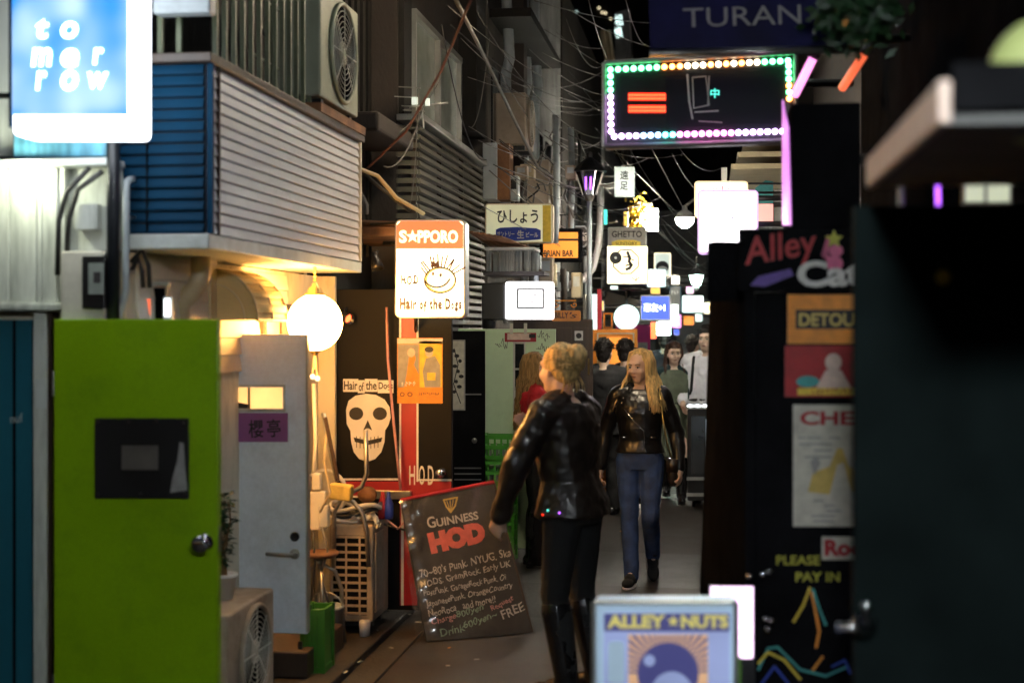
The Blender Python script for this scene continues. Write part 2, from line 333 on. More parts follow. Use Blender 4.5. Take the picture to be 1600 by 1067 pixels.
# ------------------------------------------------------------------ left side: corner bar house with the siding box
XF, XG = -2.0, -2.35
h = thing('corner_bar_house', 'old bar house with blue and cream siding box over the doors', 'building', (-3.5, 5.5, 0))
MB().box(-7, XG, 5.5, 8.42, 0, 2.13).build('lower_wall', 'cream_wall', h)
MB().box(-7, -2.6, 5.5, 8.42, 2.135, 6.5).build('upper_wall', 'dark_wall', h)
z0, z1 = 2.20, 2.885
MB().box(-2.598, XF - .02, 5.52, 8.0, z0, z1).build('siding_box', 'dark_wood', h)
MB().box(-2.595, XF + .004, 5.49, 8.02, 2.137, z0 - .002).build('soffit', 'pale_trim', h, bev=.006)
nb = 15; bh = (z1 - z0) / nb
pts = [(XF - .018, z0), (XF + .002, z0 + .003), (XF + .002, z0 + .008), (XF - .006, z0 + bh - .004), (XF - .018, z0 + bh - .004)]
b = MB().prism([(x, 5.525, z) for x, z in pts], (0, 2.46, 0)).build('siding_board', 'siding_white', h)
copies(b, [(0, 0, bh * i) for i in range(1, nb)])
pts = [(5.518, z0), (5.494, z0 + .004), (5.494, z0 + .012), (5.508, z0 + bh - .003), (5.518, z0 + bh - .003)]
b = MB().prism([(-2.597, y, z) for y, z in pts], (.575, 0, 0)).build('end_siding_board', 'blue_board', h)
copies(b, [(0, 0, bh * i) for i in range(1, nb)])
for y in (5.512, 7.97): MB().box(XF - .012, XF + .012, y, y + .02, z0, z1).build('corner_trim', 'cream_board' if y > 6 else 'blue_board', h)
MB().box(XF - .022, XF + .010, 5.60, 5.612, z0, z1).build('panel_joint', 'dark_wood', h)
MB().box(-2.26, -2.255, 5.488, 5.5, z0, z1).build('panel_joint', 'black_matt', h)
MB().box(-2.6, XF + .022, 5.47, 8.03, z1 + .002, z1 + .04).build('cap_rail', 'dark_wood', h, bev=.006)
# ground-floor clapboard seen below the box, seen from the alley
c = MB().prism([(XG, 5.6, 1.60), (XG + .016, 5.6, 1.602), (XG + .004, 5.6, 1.683), (XG, 5.6, 1.683)], (0, 2.1, 0)).build('clapboard', 'cream_board', h)
copies(c, [(0, 0, .085 * i) for i in range(1, 6)])
# camera-facing return wall at the left edge of the picture: planks, ledge, door
pl = FY(5.40)
for i in range(5):
    a = (-8, 15, 58, 66, 90)[i]; bb = (13.5, 56.5, 64.8, 88.8, 101)[i]
    m = MB().box(*px_bar(a, bb, 262, 472, 5.40 + (.0, .004, .002, .0, .012)[i], .06)); m.build('plank', 'white_plank', h, bev=.004)
MB().box(*px_bar(-40, 104, 472, 486, 5.37, .11)).build('plank_skirting', 'white_plank', h, bev=.01)
MB().box(*px_bar(-40, 172, 246, 262, 5.34, .15)).build('ledge', 'pale_trim', h, bev=.008)
MB().box(*px_bar(22, 166, 208, 246, 5.38, .1)).build('flashing_sheet', 'flashing', h)
MB().box(*px_bar(101.5, 186, 262, 392, 5.455, .04)).build('plank', 'white_plank', h)
MB().box(*px_bar(-60, 20, -60, 245, 5.45, .04)).build('upper_plank', 'white_plank', h)
d = MB().box(*px_bar(-60, 50, 500, 1200, 5.44, .05)).build('teal_door', 'teal_paint', h); d['label'] = 'dark teal painted door'
MB().box(*px_bar(20, 24, 500, 1200, 5.436, .003)).build('door_panel_groove', 'black_matt', h)
MB().box(*px_bar(51, 72, 488, 1200, 5.415, .08)).build('door_frame', 'white_plank', h, bev=.006)
MB().box(*px_bar(73, 82, 488, 1200, 5.43, .06)).build('door_stop', 'dark_wood', h)
MB().box(*px_bar(55, 72, 592, 638, 5.405, .009)).build('hinge', 'pale_trim', h)
letters(pl, 'nuf', 10, 662, 30, 660, 14, off=-.035, mb=None).build('scribble', 'chalk_white', h)
MB().ball(P(28, 268, 5.28), .022).build('bulb', 'lit_bulb', h, smooth=True)
# roof-edge railing above the box
yy = [5.75 + .118 * i for i in range(13)]
b = MB().box(-2.075, -2.055, yy[0], yy[0] + .02, 2.93, 3.9).build('baluster', 'railing_green', h)
copies(b, [(0, y - yy[0], 0) for y in yy[1:]])
MB().box(-2.085, -2.045, 5.5, 7.3, 3.9, 3.94).build('hand_rail', 'railing_green', h)
b = MB().box(-2.6, -2.58, 5.56, 5.58, 2.93, 3.9)
b = MB().box(-2.32, -2.30, 5.56, 5.58, 2.93, 3.2).build('baluster', 'railing_green', h); copies(b, [(.08, 0, 0), (.16, 0, 0), (-.08, 0, 0), (-.16, 0, 0)])
MB().box(*px_bar(238, 328, -40, 22, 5.42, .08)).build('railing_box', 'grey_pvc', h, bev=.01)
for zz in (3.15, 3.45): MB().tube([(-2.2, 6.6, zz), (-2.2, 7.4, zz)], .006).build('railing_wire', 'railing_green', h)
for y in (6.75, 6.95, 7.15): MB().tube([(-2.2, y, 2.93), (-2.2, y, 3.9)], .007).build('railing_wire', 'railing_green', h)

def building(name, label, x0, x1, y0, y1, z, m):
    t = thing(name, label, 'building', ((x0 + x1) / 2, y0, 0)); MB().box(x0, x1, y0, y1, 0, z).build('wall', m, t); return t
hod = building('dark_bar_building', 'narrow dark building behind the orange beer sign', -7, -2.32, 8.44, 9.6, 7.5, 'dark_wall')
for i in range(7): MB().box(-2.32, -2.30, 8.5 + .155 * i, 8.52 + .155 * i, 2.3, 6).build('wall_batten', 'dark_wall', hod)
MB().box(-2.7, -2.0, 8.46, 9.5, 3.02, 3.14).build('eave_beam', 'brown_wall', hod, bev=.02)
MB().box(-2.5, -1.75, 8.5, 9.55, 2.38, 2.44).build('canopy', 'rust', hod, bev=.01)
for i in range(8): MB().tube([(-1.76 + .0, 8.52 + .14 * i, 2.446), (-2.5, 8.52 + .14 * i, 2.49)], .016, 6).build('canopy_corrugation', 'rust', hod)

lou = building('slatted_building', 'dark building with a slatted balcony screen and sash window', -7, -2.14, 9.61, 12.6, 8, 'brown_wall')
sz0, sz1 = 1.78, 3.24
s_ = MB().obox((-2.0, 11.08, sz0 + .02), (.022, 2.86, .036), Matrix.Rotation(R(-18), 3, 'Y')).build('slat', 'slat_wood', lou)
ns = 24; dz = (sz1 - sz0) / ns
copies(s_, [(random.uniform(-.003, .003), 0, dz * i) for i in range(1, ns)])
s_ = MB().obox((-2.075, 9.62, sz0 + .02), (.15, .02, .034)).build('end_slat', 'slat_wood', lou); copies(s_, [(0, 0, dz * i) for i in range(1, ns)])
for y in (9.66, 10.6, 11.55, 12.49): MB().box(-2.055, -2.02, y, y + .04, sz0 - .02, sz1).build('screen_post', 'dark_wood', lou)
MB().box(-2.14, -1.95, 9.58, 12.55, sz1 + .005, sz1 + .05).build('window_sill', 'alu_frame', lou, bev=.006)
wz0, wz1, wy0, wy1 = 3.32, 4.05, 9.95, 11.85
wf = MB().box(-2.138, -2.075, wy0, wy1, wz1, wz1 + .045).build('window_frame', 'alu_frame', lou)
for a, bb_ in ((wy0, wy0 + .04), (10.86, 10.91), (wy1 - .04, wy1)): MB().box(-2.138, -2.08, a, bb_, wz0, wz1).build('frame_upright', 'alu_frame', wf)
MB().box(-2.138, -2.078, wy0, wy1, wz0 - .045, wz0 - .002).build('frame_rail', 'alu_frame', wf)
for a, bb_ in ((wy0 + .041, 10.859), (10.911, wy1 - .041)): MB().box(-2.136, -2.12, a, bb_, wz0, wz1).build('pane', 'window_glass', wf)
MB().box(-2.14, -2.10, 9.65, 9.9, 3.3, 7).build('wall_strip', 'dark_wall', lou)
MB().box(-2.14, -1.98, 12.0, 12.5, 3.5, 7).build('wall_strip', 'dark_wall', lou)

con = building('concrete_house', 'stained concrete house with drain pipes behind the slatted screen', -7, -1.98, 12.61, 15.4, 7.5, 'concrete')
MB().box(-2.1, -1.82, 13.9, 14.15, 2.4, 7.4).build('pier', 'brown_wall', con)
for x, y, r_ in ((-1.9, 13.2, .05), (-1.9, 14.6, .04), (-1.86, 15.1, .05)): MB().tube([(x, y, 2.3), (x, y, 4.2), (x + .03, y + .05, 4.35), (x, y, 5.0), (x, y, 7)], r_, 10).build('drain_pipe', 'grey_pvc', con, smooth=True)
for y in (12.8, 13.6): MB().box(-1.985, -1.96, y, y + .55, 3.4, 4.2).build('window', 'dark_glass', con)
MB().box(-2.0, -1.6, 12.7, 15.3, 4.62, 4.7).build('eave', 'dark_wall', con)
e1 = building('narrow_grey_house', 'narrow grey house carrying the street lantern pipe', -7, -1.92, 15.41, 18.3, 6.8, 'grey_wall')
for k_ in range(3): MB().box(-1.93, -1.9, 15.7 + .85 * k_, 16.2 + .85 * k_, 3.2, 4.0).build('window', 'dark_glass', e1)
e2 = building('dark_far_house', 'dark far house on the left of the alley', -7, -1.9, 18.31, 25, 6.3, 'dark_wall')
for k_ in range(4): MB().box(-1.905, -1.88, 18.8 + 1.4 * k_, 19.5 + 1.4 * k_, 2.9, 3.8).build('window', 'dark_glass', e2)
e3 = building('last_left_house', 'last low house before the cross street', -7, -1.85, 25.01, 33, 5.2, 'grey_wall')
en = building('end_building', 'grey building closing the end of the alley', -12, 14, 34, 40, 4.6, 'grey_wall')
MB().box(-3, 4, 33.9, 33.98, 2.9, 3.0).build('ledge', 'pale_trim', en)
for k_ in range(3): MB().box(-2.4 + 1.6 * k_, -1.3 + 1.6 * k_, 33.93, 33.98, .3, 2.5).build('shutter', 'grey_pvc', en)
tw = building('far_tower', 'tall dark tower standing far behind the rooftops', -13, 4.2, 118, 135, 40, 'dark_wall')
for k_, (x, y) in enumerate([(901, 19), (936, 13), (941, 20), (954, 30), (946, 21)]):
    c = P(x, y, 117.9); MB().box(c.x - .07, c.x + .07, 117.85, 117.99, c.z - .06, c.z + .06).build('lit_window', 'lit_cool' if k_ == 0 else 'lit_warmwhite', tw)
# right-hand houses
ra = building('dark_right_house', 'black-painted house front right beside the camera', .82, 6, 1.4, 8.0, 6.5, 'black_matt')
rb = building('right_bar_house', 'dark brown bar house behind the bulb-edged sign', .95, 6, 8.02, 13.5, 6, 'brown_wall')
rc = building('balcony_house', 'right-hand house with timber balcony clutter above white signs', .8, 6, 13.52, 19, 5.2, 'dark_wall')
for k_, z in enumerate((3.35, 3.47, 3.6, 3.72)): MB().box(.2 + .06 * k_, .8, 13.9 + .05 * k_, 16, z, z + .05).build('balcony_board', 'beige_metal', rc)
for k_ in range(5): MB().box(.38, .42, 14 + .4 * k_, 14.04 + .4 * k_, 3.77, 4.35).build('balcony_post', 'wood', rc)
MB().box(.37, .43, 13.9, 16, 4.352, 4.4).build('balcony_rail', 'wood', rc)
MB().box(.45, .8, 14.0, 14.5, 3.78, 4.2).build('balcony_cabinet', 'beige_metal', rc)
rd = building('far_right_house', 'far right house near the end of the alley', .75, 6, 19.02, 33, 5, 'grey_wall')
# ------------------------------------------------------------------ generic makers
def signbox(name, label, Y, px, depth=.12, rim='alu_frame', face='lit_white', r=6, border=3, cat='sign', group=None):
    """a light box facing the camera end of the alley: housing, face"""
    x0, y0, x1, y1 = px; pl = FY(Y); c = P((x0 + x1) / 2, y1, Y)
    t = thing(name, label, cat, c, group)
    slab(pl, rrect(x0, y0, x1, y1, r), 0, depth).build('housing', rim, t, bev=.003)
    slab(pl, rrect(x0 + border, y0 + border, x1 - border, y1 - border, max(1, r - border)), .004, .0035).build('face', face, t)
    if face.startswith('lit'): slab(pl, rrect(x0 + border, y0 + border, x1 - border, y1 - border, max(1, r - border)), -depth - .001, .0035).build('rear_face', face, t)
    cx_ = (P(x0, y0, Y).x + P(x1, y0, Y).x) / 2; zt_ = P(x0, y0 + 4, Y).z; xe_ = P(x0, y0, Y).x if cx_ < -.2 else P(x1, y0, Y).x
    if Y < 30: MB().tube([(xe_, Y + depth / 2, zt_), (-2.05 if cx_ < -.2 else .9, Y + depth / 2 + .1, zt_)], .009, 6).build('mounting_arm', 'iron', t)
    return t, pl
def arm(p, q, t, r=.012, m='iron'): return MB().tube([p, q], r, 8).build('bracket_arm', m, t, smooth=True)

# light box with blue face, top left
t = thing('lit_blue_sign', 'glowing blue light box sign lettered tomorrow, top left corner', 'sign', P(130, 215, 4.95)); pl = FY(4.95)
slab(pl, rrect(20, -90, 210, 213, 10), 0, .16).build('housing', 'lit_bluewhite', t, bev=.006)
slab(pl, rect(20.5, -86, 200, 180), .008, .007).build('face', 'lit_blue', t)
slab(pl, rect(16, -88, 19.5, 200), .012, .17).build('side_edge', 'blue_board', t)
for s_, x, y, hh in (('t', 58, 62, 31), ('o', 97, 62, 27), ('m', 51, 105, 29), ('e', 97, 107, 30), ('r', 147, 102, 26), ('r', 58, 142, 30), ('o', 97, 143, 32), ('w', 139, 140, 26)):
    w_ = {'t': 20, 'o': 27, 'm': 32, 'e': 28, 'r': 17, 'w': 32}[s_]
    letters(pl, s_, x, y, x + w_, y, hh, .011, bold=.025, shear=.15).build('letter', 'lit_bluewhite', t)
arm(P(40, -60, 5.0), P(-30, -60, 5.44), t)
arm(P(40, 150, 5.1), P(-30, 150, 5.44), t)

# meter box, pipes, hoses at the left edge
t = thing('meter_box', 'cream electricity meter box above the green door', 'meter box', P(140, 495, 5.42))
MB().box(*px_bar(94, 162, 392, 520, 5.33, .115)).build('casing', 'cream_board', t, bev=.008)
MB().box(*px_bar(128, 163, 400, 482, 5.305, .024)).build('door', 'black_plastic', t, bev=.004)
MB().box(*px_bar(138, 162, 411, 460, 5.298, .006)).build('dial_window', 'window_glass', t)
MB().box(*px_bar(146, 157, 425, 442, 5.294, .003)).build('dial', 'dark_print', t)
MB().box(*px_bar(116, 152, 318, 360, 5.40, .05)).build('junction_box', 'white_plank', t, bev=.005)
tag(MB().tube([P(177, -40, 5.35), P(177, 600, 5.35)], .026, 12).build('drain_pipe', 'black_pipe', smooth=True), 'black vertical drain pipe left of the blue siding', 'pipe')
t = thing('grey_waste_pipe', 'thin grey plastic pipe with hooked top beside the blue siding', 'pipe', P(197, 495, 5.4))
MB().tube([P(208, 281, 5.46), P(203, 281, 5.43), P(198, 284, 5.41), P(197, 295, 5.4), P(197, 455, 5.4), P(193, 470, 5.4), P(186, 490, 5.4), P(186, 540, 5.4)], .0145, 12).build('pipe', 'grey_pvc', t, smooth=True)
for y in (340, 425): MB().tube([P(193, y, 5.4), P(210, y, 5.47)], .007).build('clip', 'dull_steel', t)
for k, pts in enumerate([[(140, 262), (104, 300), (92, 345), (90, 430)], [(160, 268), (122, 296), (108, 340), (105, 395)], [(205, 410), (222, 390), (232, 415), (234, 450)], [(205, 425), (216, 403), (222, 425), (224, 450)]]):
    tag(MB().tube([P(x, y, 5.36 if k < 2 else 5.55) for x, y in pts], .011, 8).build('cable_loop', 'cable_black', smooth=True), ['outer black cable loop hanging over the white planks', 'inner black cable loop hanging over the white planks', 'larger black cable loop under the blue siding', 'smaller black cable loop under the blue siding'][k], 'cable')

# small shop lamps above the green door
t = thing('menu_light_box', 'small rack with two lit tags above the green door', 'lamp', P(245, 500, 5.75))
MB().box(*px_bar(205, 263, 441, 446, 5.74, .03)).build('rail', 'pale_trim', t)
for x in (214, 233, 259): MB().box(*px_bar(x, x + 3, 446, 520, 5.75, .02)).build('upright', 'beige_metal', t)
MB().box(*px_bar(224, 238, 463, 500, 5.72, .028)).build('tag_holder', 'pale_trim', t); MB().box(*px_bar(227, 234, 467, 493, 5.714, .005)).build('lit_tag', 'lit_orange', t)
MB().box(*px_bar(255, 269, 464, 501, 5.72, .028)).build('tag_holder', 'pale_trim', t); MB().box(*px_bar(257, 265, 467, 494, 5.714, .005)).build('lit_tag', 'lit_bluewhite', t)
MB().box(*px_bar(207, 224, 450, 520, 5.77, .02)).build('backing', 'black_matt', t)
MB().box(*px_bar(239, 255, 450, 520, 5.77, .02)).build('backing', 'black_matt', t)
# bent duct and red post
tag(MB().tube([P(314, 385, 6.15), P(314, 425, 6.15), P(311, 440, 6.15), P(302, 455, 6.13), P(288, 468, 6.1), P(281, 480, 6.1), P(280, 540, 6.1)], .045, 16).build('bent_duct', 'beige_metal', smooth=True), 'beige bent duct dropping from the soffit', 'duct')
t = thing('red_door_post', 'dark red post and panel beside the round awning', 'post', P(300, 700, 6.5))
MB().box(*px_bar(268, 325, 398, 760, 6.45, .05)).build('panel', 'dark_red', t)
MB().box(*px_bar(325.5, 330, 396, 760, 6.42, .08)).build('edge', 'beige_metal', t)
# quarter-round awning
t = thing('round_awning', 'beige quarter-round awning beside the globe lantern', 'awning', P(365, 500, 6.5))
A0, A1 = P(331, 500, 6.5), P(403, 421, 6.5); rx, rz = A1.x - A0.x, A1.z - A0.z
prof = [(A0.x + rx * math.sin(a * math.pi / 20), A0.z + rz * math.cos(a * math.pi / 20)) for a in range(11)]
MB().prism([(x, 6.50, z) for x, z in prof] + [(A0.x, 6.5, A0.z)], (0, .006, 0)).build('side_cloth', 'awning_cloth', t)
m = MB()
for a in range(10):
    (xa, za), (xb, zb) = prof[a], prof[a + 1]; m.add([(xa, 6.495, za), (xa, 6.95, za), (xb, 6.95, zb), (xb, 6.495, zb)], [(0, 1, 2, 3)])
o = m.build('top_cloth', 'awning_cloth', t, smooth=True); md = o.modifiers.new('s', 'SOLIDIFY'); md.thickness = .008
MB().tube([(A0.x + (x - A0.x) * .72, 6.493, A0.z + (z - A0.z) * .72) for x, z in prof], .004, 6).build('rib', 'beige_metal', t)
for y in (6.49, 6.72, 6.955): MB().tube([(x + .003, y, z + .003) for x, z in prof], .006, 6).build('rib', 'beige_metal', t)
MB().tube([(prof[-1][0], 6.49, prof[-1][1]), (prof[-1][0], 6.96, prof[-1][1])], .008, 8).build('front_bar', 'beige_metal', t)
t = thing('small_window', 'small violet-grey window behind the round awning', 'window', P(415, 500, 7.35))
a_ = PW(400, 500, XG + .03); b_ = PW(432, 455, XG + .03)
MB().box(XG + .001, XG + .03, 7.2, 7.75, 1.62, 1.95).build('frame', 'dark_wood', t); MB().box(XG + .0305, XG + .036, 7.24, 7.71, 1.65, 1.92).build('pane', 'window_glass', t)
MB().box(XG + .03, XG + .045, 7.46, 7.48, 1.65, 1.92).build('mullion', 'dark_wood', t)
MB().box(*px_bar(340, 372, 503, 522, 7.1, .02)).build('lit_strip', 'lit_window', t)

# globe lantern
gc = P(492, 504, 7.2); gr = 43.5 / (2222 / 7.27)
t = thing('globe_lantern', 'round glowing warm globe lantern hanging beside the white door', 'lantern', gc - Vector((0, 0, gr)))
MB().ball(gc, (gr, gr, gr * 1.03), 32, 20).build('globe', 'lit_globe', t, smooth=True)
MB().lathe(gc + Vector((0, 0, gr * .97)), [(.055, 0), (.055, .012), (.04, .02), (.036, .04), (.018, .05), (.012, .07)], 18).build('cap', 'brass', t, smooth=True)
ch = MB()
top = P(490, 418, 7.2)
zc = gc.z + gr + .07; k = 0
while zc < 2.12:
    ch.lathe((gc.x, gc.y, zc), [(.006, 0), (.011, .008), (.006, .016)], 8); zc += .02
ch.build('chain', 'brass', t)
MB().lathe(gc - Vector((0, 0, gr * 1.06)), [(.008, -.02), (.028, .0), (.028, .015)], 14).build('base_ring', 'brass', t)
for dx, L in ((-.012, .13), (.012, .14), (0, .1)): MB().tube([gc - Vector((0, 0, gr * 1.05)), gc + Vector((dx, 0, -gr - L))], .004, 6).build('pull_cord', 'beige_metal', t)
for dx, L in ((-.012, .14), (.014, .15)): MB().ball(gc + Vector((dx, 0, -gr - L)), .014, 10, 8).build('cord_bead', 'lit_warmwhite', t, smooth=True)

# open doors: green, white
def leaf(name, label, px, Y, m, th=.04, bot=.12):
    x0, y0, x1 = px; a, b = P(x0, y0, Y), P(x1, y0, Y); t = thing(name, label, 'door', ((a.x + b.x) / 2, Y, bot))
    MB().box(a.x, b.x, Y, Y + th, bot, a.z).build('leaf', m, t, bev=.004); return t, FY(Y)
gd, pl = leaf('green_door', 'open lime green door with black plaque and chrome knob', (84, 499, 340), 5.3, 'green_paint')
slab(pl, rect(150, 653, 296, 778), .014, .013).build('plaque', 'black_plastic', gd, bev=.002)
fr = slab(pl, rect(188, 690, 254, 738), .017, .003).build('viewer_frame', 'black_paint', gd)
slab(pl, rect(193, 695, 250, 733), .019, .002).build('viewer_glass', 'dull_steel', fr)
for x, y in ((156, 658), (204, 658), (247, 657), (289, 660), (156, 771), (222, 770), (290, 770)): MB().lathe(pl.at(x, y, .014), [(.007, 0), (.006, .003)], 10, (0, -1, 0)).build('screw', 'chrome', gd)
slab(pl, [(283, 690), (289, 692), (292, 735), (295, 765), (268, 769), (272, 745), (279, 720)], .0155, .001).build('tape_scrap', 'grey_print', gd)
kb = MB().lathe(pl.at(320, 847, 0), [(.034, 0), (.034, .006), (.02, .01), (.014, .03), (.03, .038), (.036, .052), (.033, .066), (.018, .072)], 20, (0, -1, 0)).build('knob', 'chrome', gd, smooth=True)
MB().box(P(340, 500, 5.3).x, P(341.5, 500, 5.3).x, 5.31, 5.33, .95, 1.05).build('latch_plate', 'dull_steel', gd)
for z in (.4, 1.6): MB().tube([(P(83, 500, 5.3).x - .006, 5.32, z - .05), (P(83, 500, 5.3).x - .006, 5.32, z + .05)], .008).build('hinge', 'dull_steel', gd)

wd, pl = leaf('white_door', 'open pale blue-white door with slot window and purple name plate', (300, 522, 480), 6.9, 'white_paint', bot=.29)
wf = slab(pl, rect(335, 601, 446, 643), .007, .006).build('slot_frame', 'pale_trim', wd)
slab(pl, rect(339, 605, 442.5, 638), .009, .002).build('slot_glass', 'lit_window', wf)
slab(pl, [(340, 632), (372, 628), (392, 632), (392, 638), (340, 638)], .0105, .001).build('slot_shelf', 'dark_print', wf)
slab(pl, rect(388, 605, 392, 638), .0105, .001).build('slot_divider', 'beige_metal', wf)
np_ = slab(pl, rect(334, 645, 450, 690), .009, .008).build('name_plate', 'purple_board', wd)
m = letters(pl, '新宿', 345, 676, 373, 676, 14, .0105); letters(pl, '櫻', 390, 684, 413, 683, 28, .0105, bold=.012, mb=m); letters(pl, '亭', 419, 683, 440, 682, 28, .0105, bold=.012, mb=m)
m.build('lettering', 'ink', np_)
MB().lathe(pl.at(461, 838, 0), [(.024, 0), (.024, .01), (.018, .016)], 18, (0, -1, 0)).build('lock', 'dark_glass', wd)
lv = MB().lathe(pl.at(461, 865, 0), [(.026, 0), (.026, .008), (.011, .012), (.011, .04)], 18, (0, -1, 0)).build('lever_handle', 'dull_steel', wd)
MB().tube([pl.at(461, 865, .04), pl.at(440, 864, .042), pl.at(419, 863, .036)], .009, 10).build('lever', 'dull_steel', lv, smooth=True)
MB().box(P(478, 600, 6.9).x, P(480.6, 600, 6.9).x, 6.898, 6.942, .30, 1.78).build('edge_strip', 'alu_frame', wd)
MB().box(*px_bar(466, 472, 1002, 1014, 6.89, .01)).build('foot_stop', 'black_plastic', wd)
t = thing('entry_step', 'dark raised step under the white door', 'step', (-2.3, 7.3, 0)); MB().box(-2.5, -2.02, 6.98, 7.7, .046, .18).build('block', 'dark_wood', t, bev=.01)

# air conditioners
def rings(mb, c, r, ax, n=7, w=.004):
    ax = Vector(ax); u = Vector((0, 0, 1)); v = ax.cross(u)
    for k in range(1, n + 1):
        rr = r * k / n; mb.tube([Vector(c) + u * rr * math.cos(a * math.pi / 16) + v * rr * math.sin(a * math.pi / 16) for a in range(33)], w / 2, 4, cap=False)
    for a in range(8): mb.bar(Vector(c) + (u * math.cos(a * math.pi / 4) + v * math.sin(a * math.pi / 4)) * r * .12, Vector(c) + (u * math.cos(a * math.pi / 4) + v * math.sin(a * math.pi / 4)) * r, w)
    return mb
mat('ac_green', (.3, .32, .24), .55, var=.12, bump=.06, dirt=.5, dcol=(.12, .12, .08))
def ac_unit(label, x1, y0, y1, z0, z1, d=.28, style='fan', m='ac_plastic'):
    t = thing('air_conditioner', label, 'air conditioner', (x1 - d / 2, (y0 + y1) / 2, z0 - .03), 'outdoor air conditioner units')
    MB().box(x1 - d, x1, y0, y1, z0, z1).build('casing', m, t, bev=.012)
    r = min(z1 - z0, y1 - y0) * .43; c = Vector((x1, y0 + (y1 - y0) * .55, (z0 + z1) / 2))
    if style == 'fan':
        MB().lathe(c, [(r, .001), (r, .003)], 32, (1, 0, 0)).build('fan_opening', 'black_matt', t)
        hub = MB().lathe(c, [(r * .28, .003), (r * .25, .008)], 20, (1, 0, 0)).build('fan_hub', m, t)
        o = rings(MB(), c + Vector((.015, 0, 0)), r, (1, 0, 0), 9).build('fan_guard', 'ac_plastic', t); o['kind'] = 'stuff'
        MB().tube([c + Vector((.012, math.sin(a * math.pi / 18) * r * 1.03, math.cos(a * math.pi / 18) * r * 1.03)) for a in range(37)], .012, 8, cap=False).build('fan_ring', m, t, smooth=True)
    else:
        MB().box(x1, x1 + .003, y0 + .04, y0 + (y1 - y0) * .62, z0 + .05, z1 - .05).build('grille_opening', 'dark_print', t)
        g_ = MB(); n = 26
        for k in range(n): zz = z0 + .055 + (z1 - z0 - .11) * k / (n - 1); g_.box(x1 + .003, x1 + .008, y0 + .04, y0 + (y1 - y0) * .62, zz - .004, zz + .004)
        for k in range(22): yy_ = y0 + .045 + ((y1 - y0) * .62 - .05) * k / 21; g_.box(x1 + .0045, x1 + .0095, yy_ - .003, yy_ + .003, z0 + .05, z1 - .05)
        o = g_.build('grille', m, t); o['kind'] = 'stuff'
        MB().box(x1 - d + .025, x1 - .035, y0 - .002, y0 + .001, z0 + .04, z1 - .06).build('side_vent', 'black_matt', t)
        b = MB().box(x1 - d + .025, x1 - .035, y0 - .012, y0 - .002, z0 + .045, z0 + .058).build('vent_slat', m, t); nn = 11
        copies(b, [(0, 0, (z1 - z0 - .12) * k / (nn - 1)) for k in range(1, nn)])
        for xx in (x1 - d + .1, x1 - d + .18): MB().box(xx, xx + .01, y0 - .016, y0 - .011, z0 + .04, z1 - .06).build('vent_upright', m, t)
    for yy_ in (y0 + .08, y1 - .12): MB().box(x1 - d + .02, x1 - .02, yy_, yy_ + .05, z0 - .04, z0 - .001).build('foot', 'black_plastic', t)
    return t
ac_unit('air conditioner with round fan on top of the siding box', -2.0, 7.16, 7.95, 3.02, 3.62, m='ac_green')
MB().box(-2.5, -1.98, 7.1, 8.05, 2.93, 2.978).build('rack', 'rust', [o for o in COL.objects if o.get('label') == 'air conditioner with round fan on top of the siding box'][0])
ac_unit('air conditioner half hidden behind the green door under the potted plant', -2.08, 5.95, 6.62, .09, .57, m='ac_old')
ac_unit('beige air conditioner with slatted end under a clutter of hoses', -1.93, 8.02, 8.42, .12, .68, d=.26, style='grid', m='ac_old')

# potted plant
pc = P(348, 945, 6.3)
t = thing('potted_plant', 'small leafy plant in a white pot behind the green door', 'plant', (pc.x, 6.3, .575))
MB().lathe((pc.x, 6.3, .575), [(.045, 0), (.065, .1), (.07, .1), (.07, .115), (.055, .115), (.05, .1)], 18).build('pot', 'pot', t, smooth=True)
st = MB(); lf = MB(); random.seed(3)
for k in range(9):
    q = Vector((pc.x + random.uniform(-.03, .03), 6.3, .68)); ps = [q]
    for i in range(4): q = q + Vector((random.uniform(-.025, .03), random.uniform(-.02, .02), .085)); ps.append(q)
    st.tube(ps, [.005, .004, .004, .003, .002], 5)
    for p_ in ps[1:]:
        for j in range(7):
            a = random.random() * 6.28; d_ = Vector((math.cos(a), math.sin(a), random.uniform(-.3, .6))).normalized(); L = random.uniform(.035, .06); s_ = d_.cross(Vector((.1, .2, 1))).normalized() * L * .27
            b0 = p_ + Vector((0, 0, random.uniform(-.04, .04))); lf.add([b0, b0 + d_ * L * .5 + s_, b0 + d_ * L - Vector((0, 0, .01)), b0 + d_ * L * .5 - s_], [(0, 1, 2, 3)])
st.build('stem', 'wood', t); o = lf.build('foliage', 'leaf', t, fix=False); o['kind'] = 'stuff'

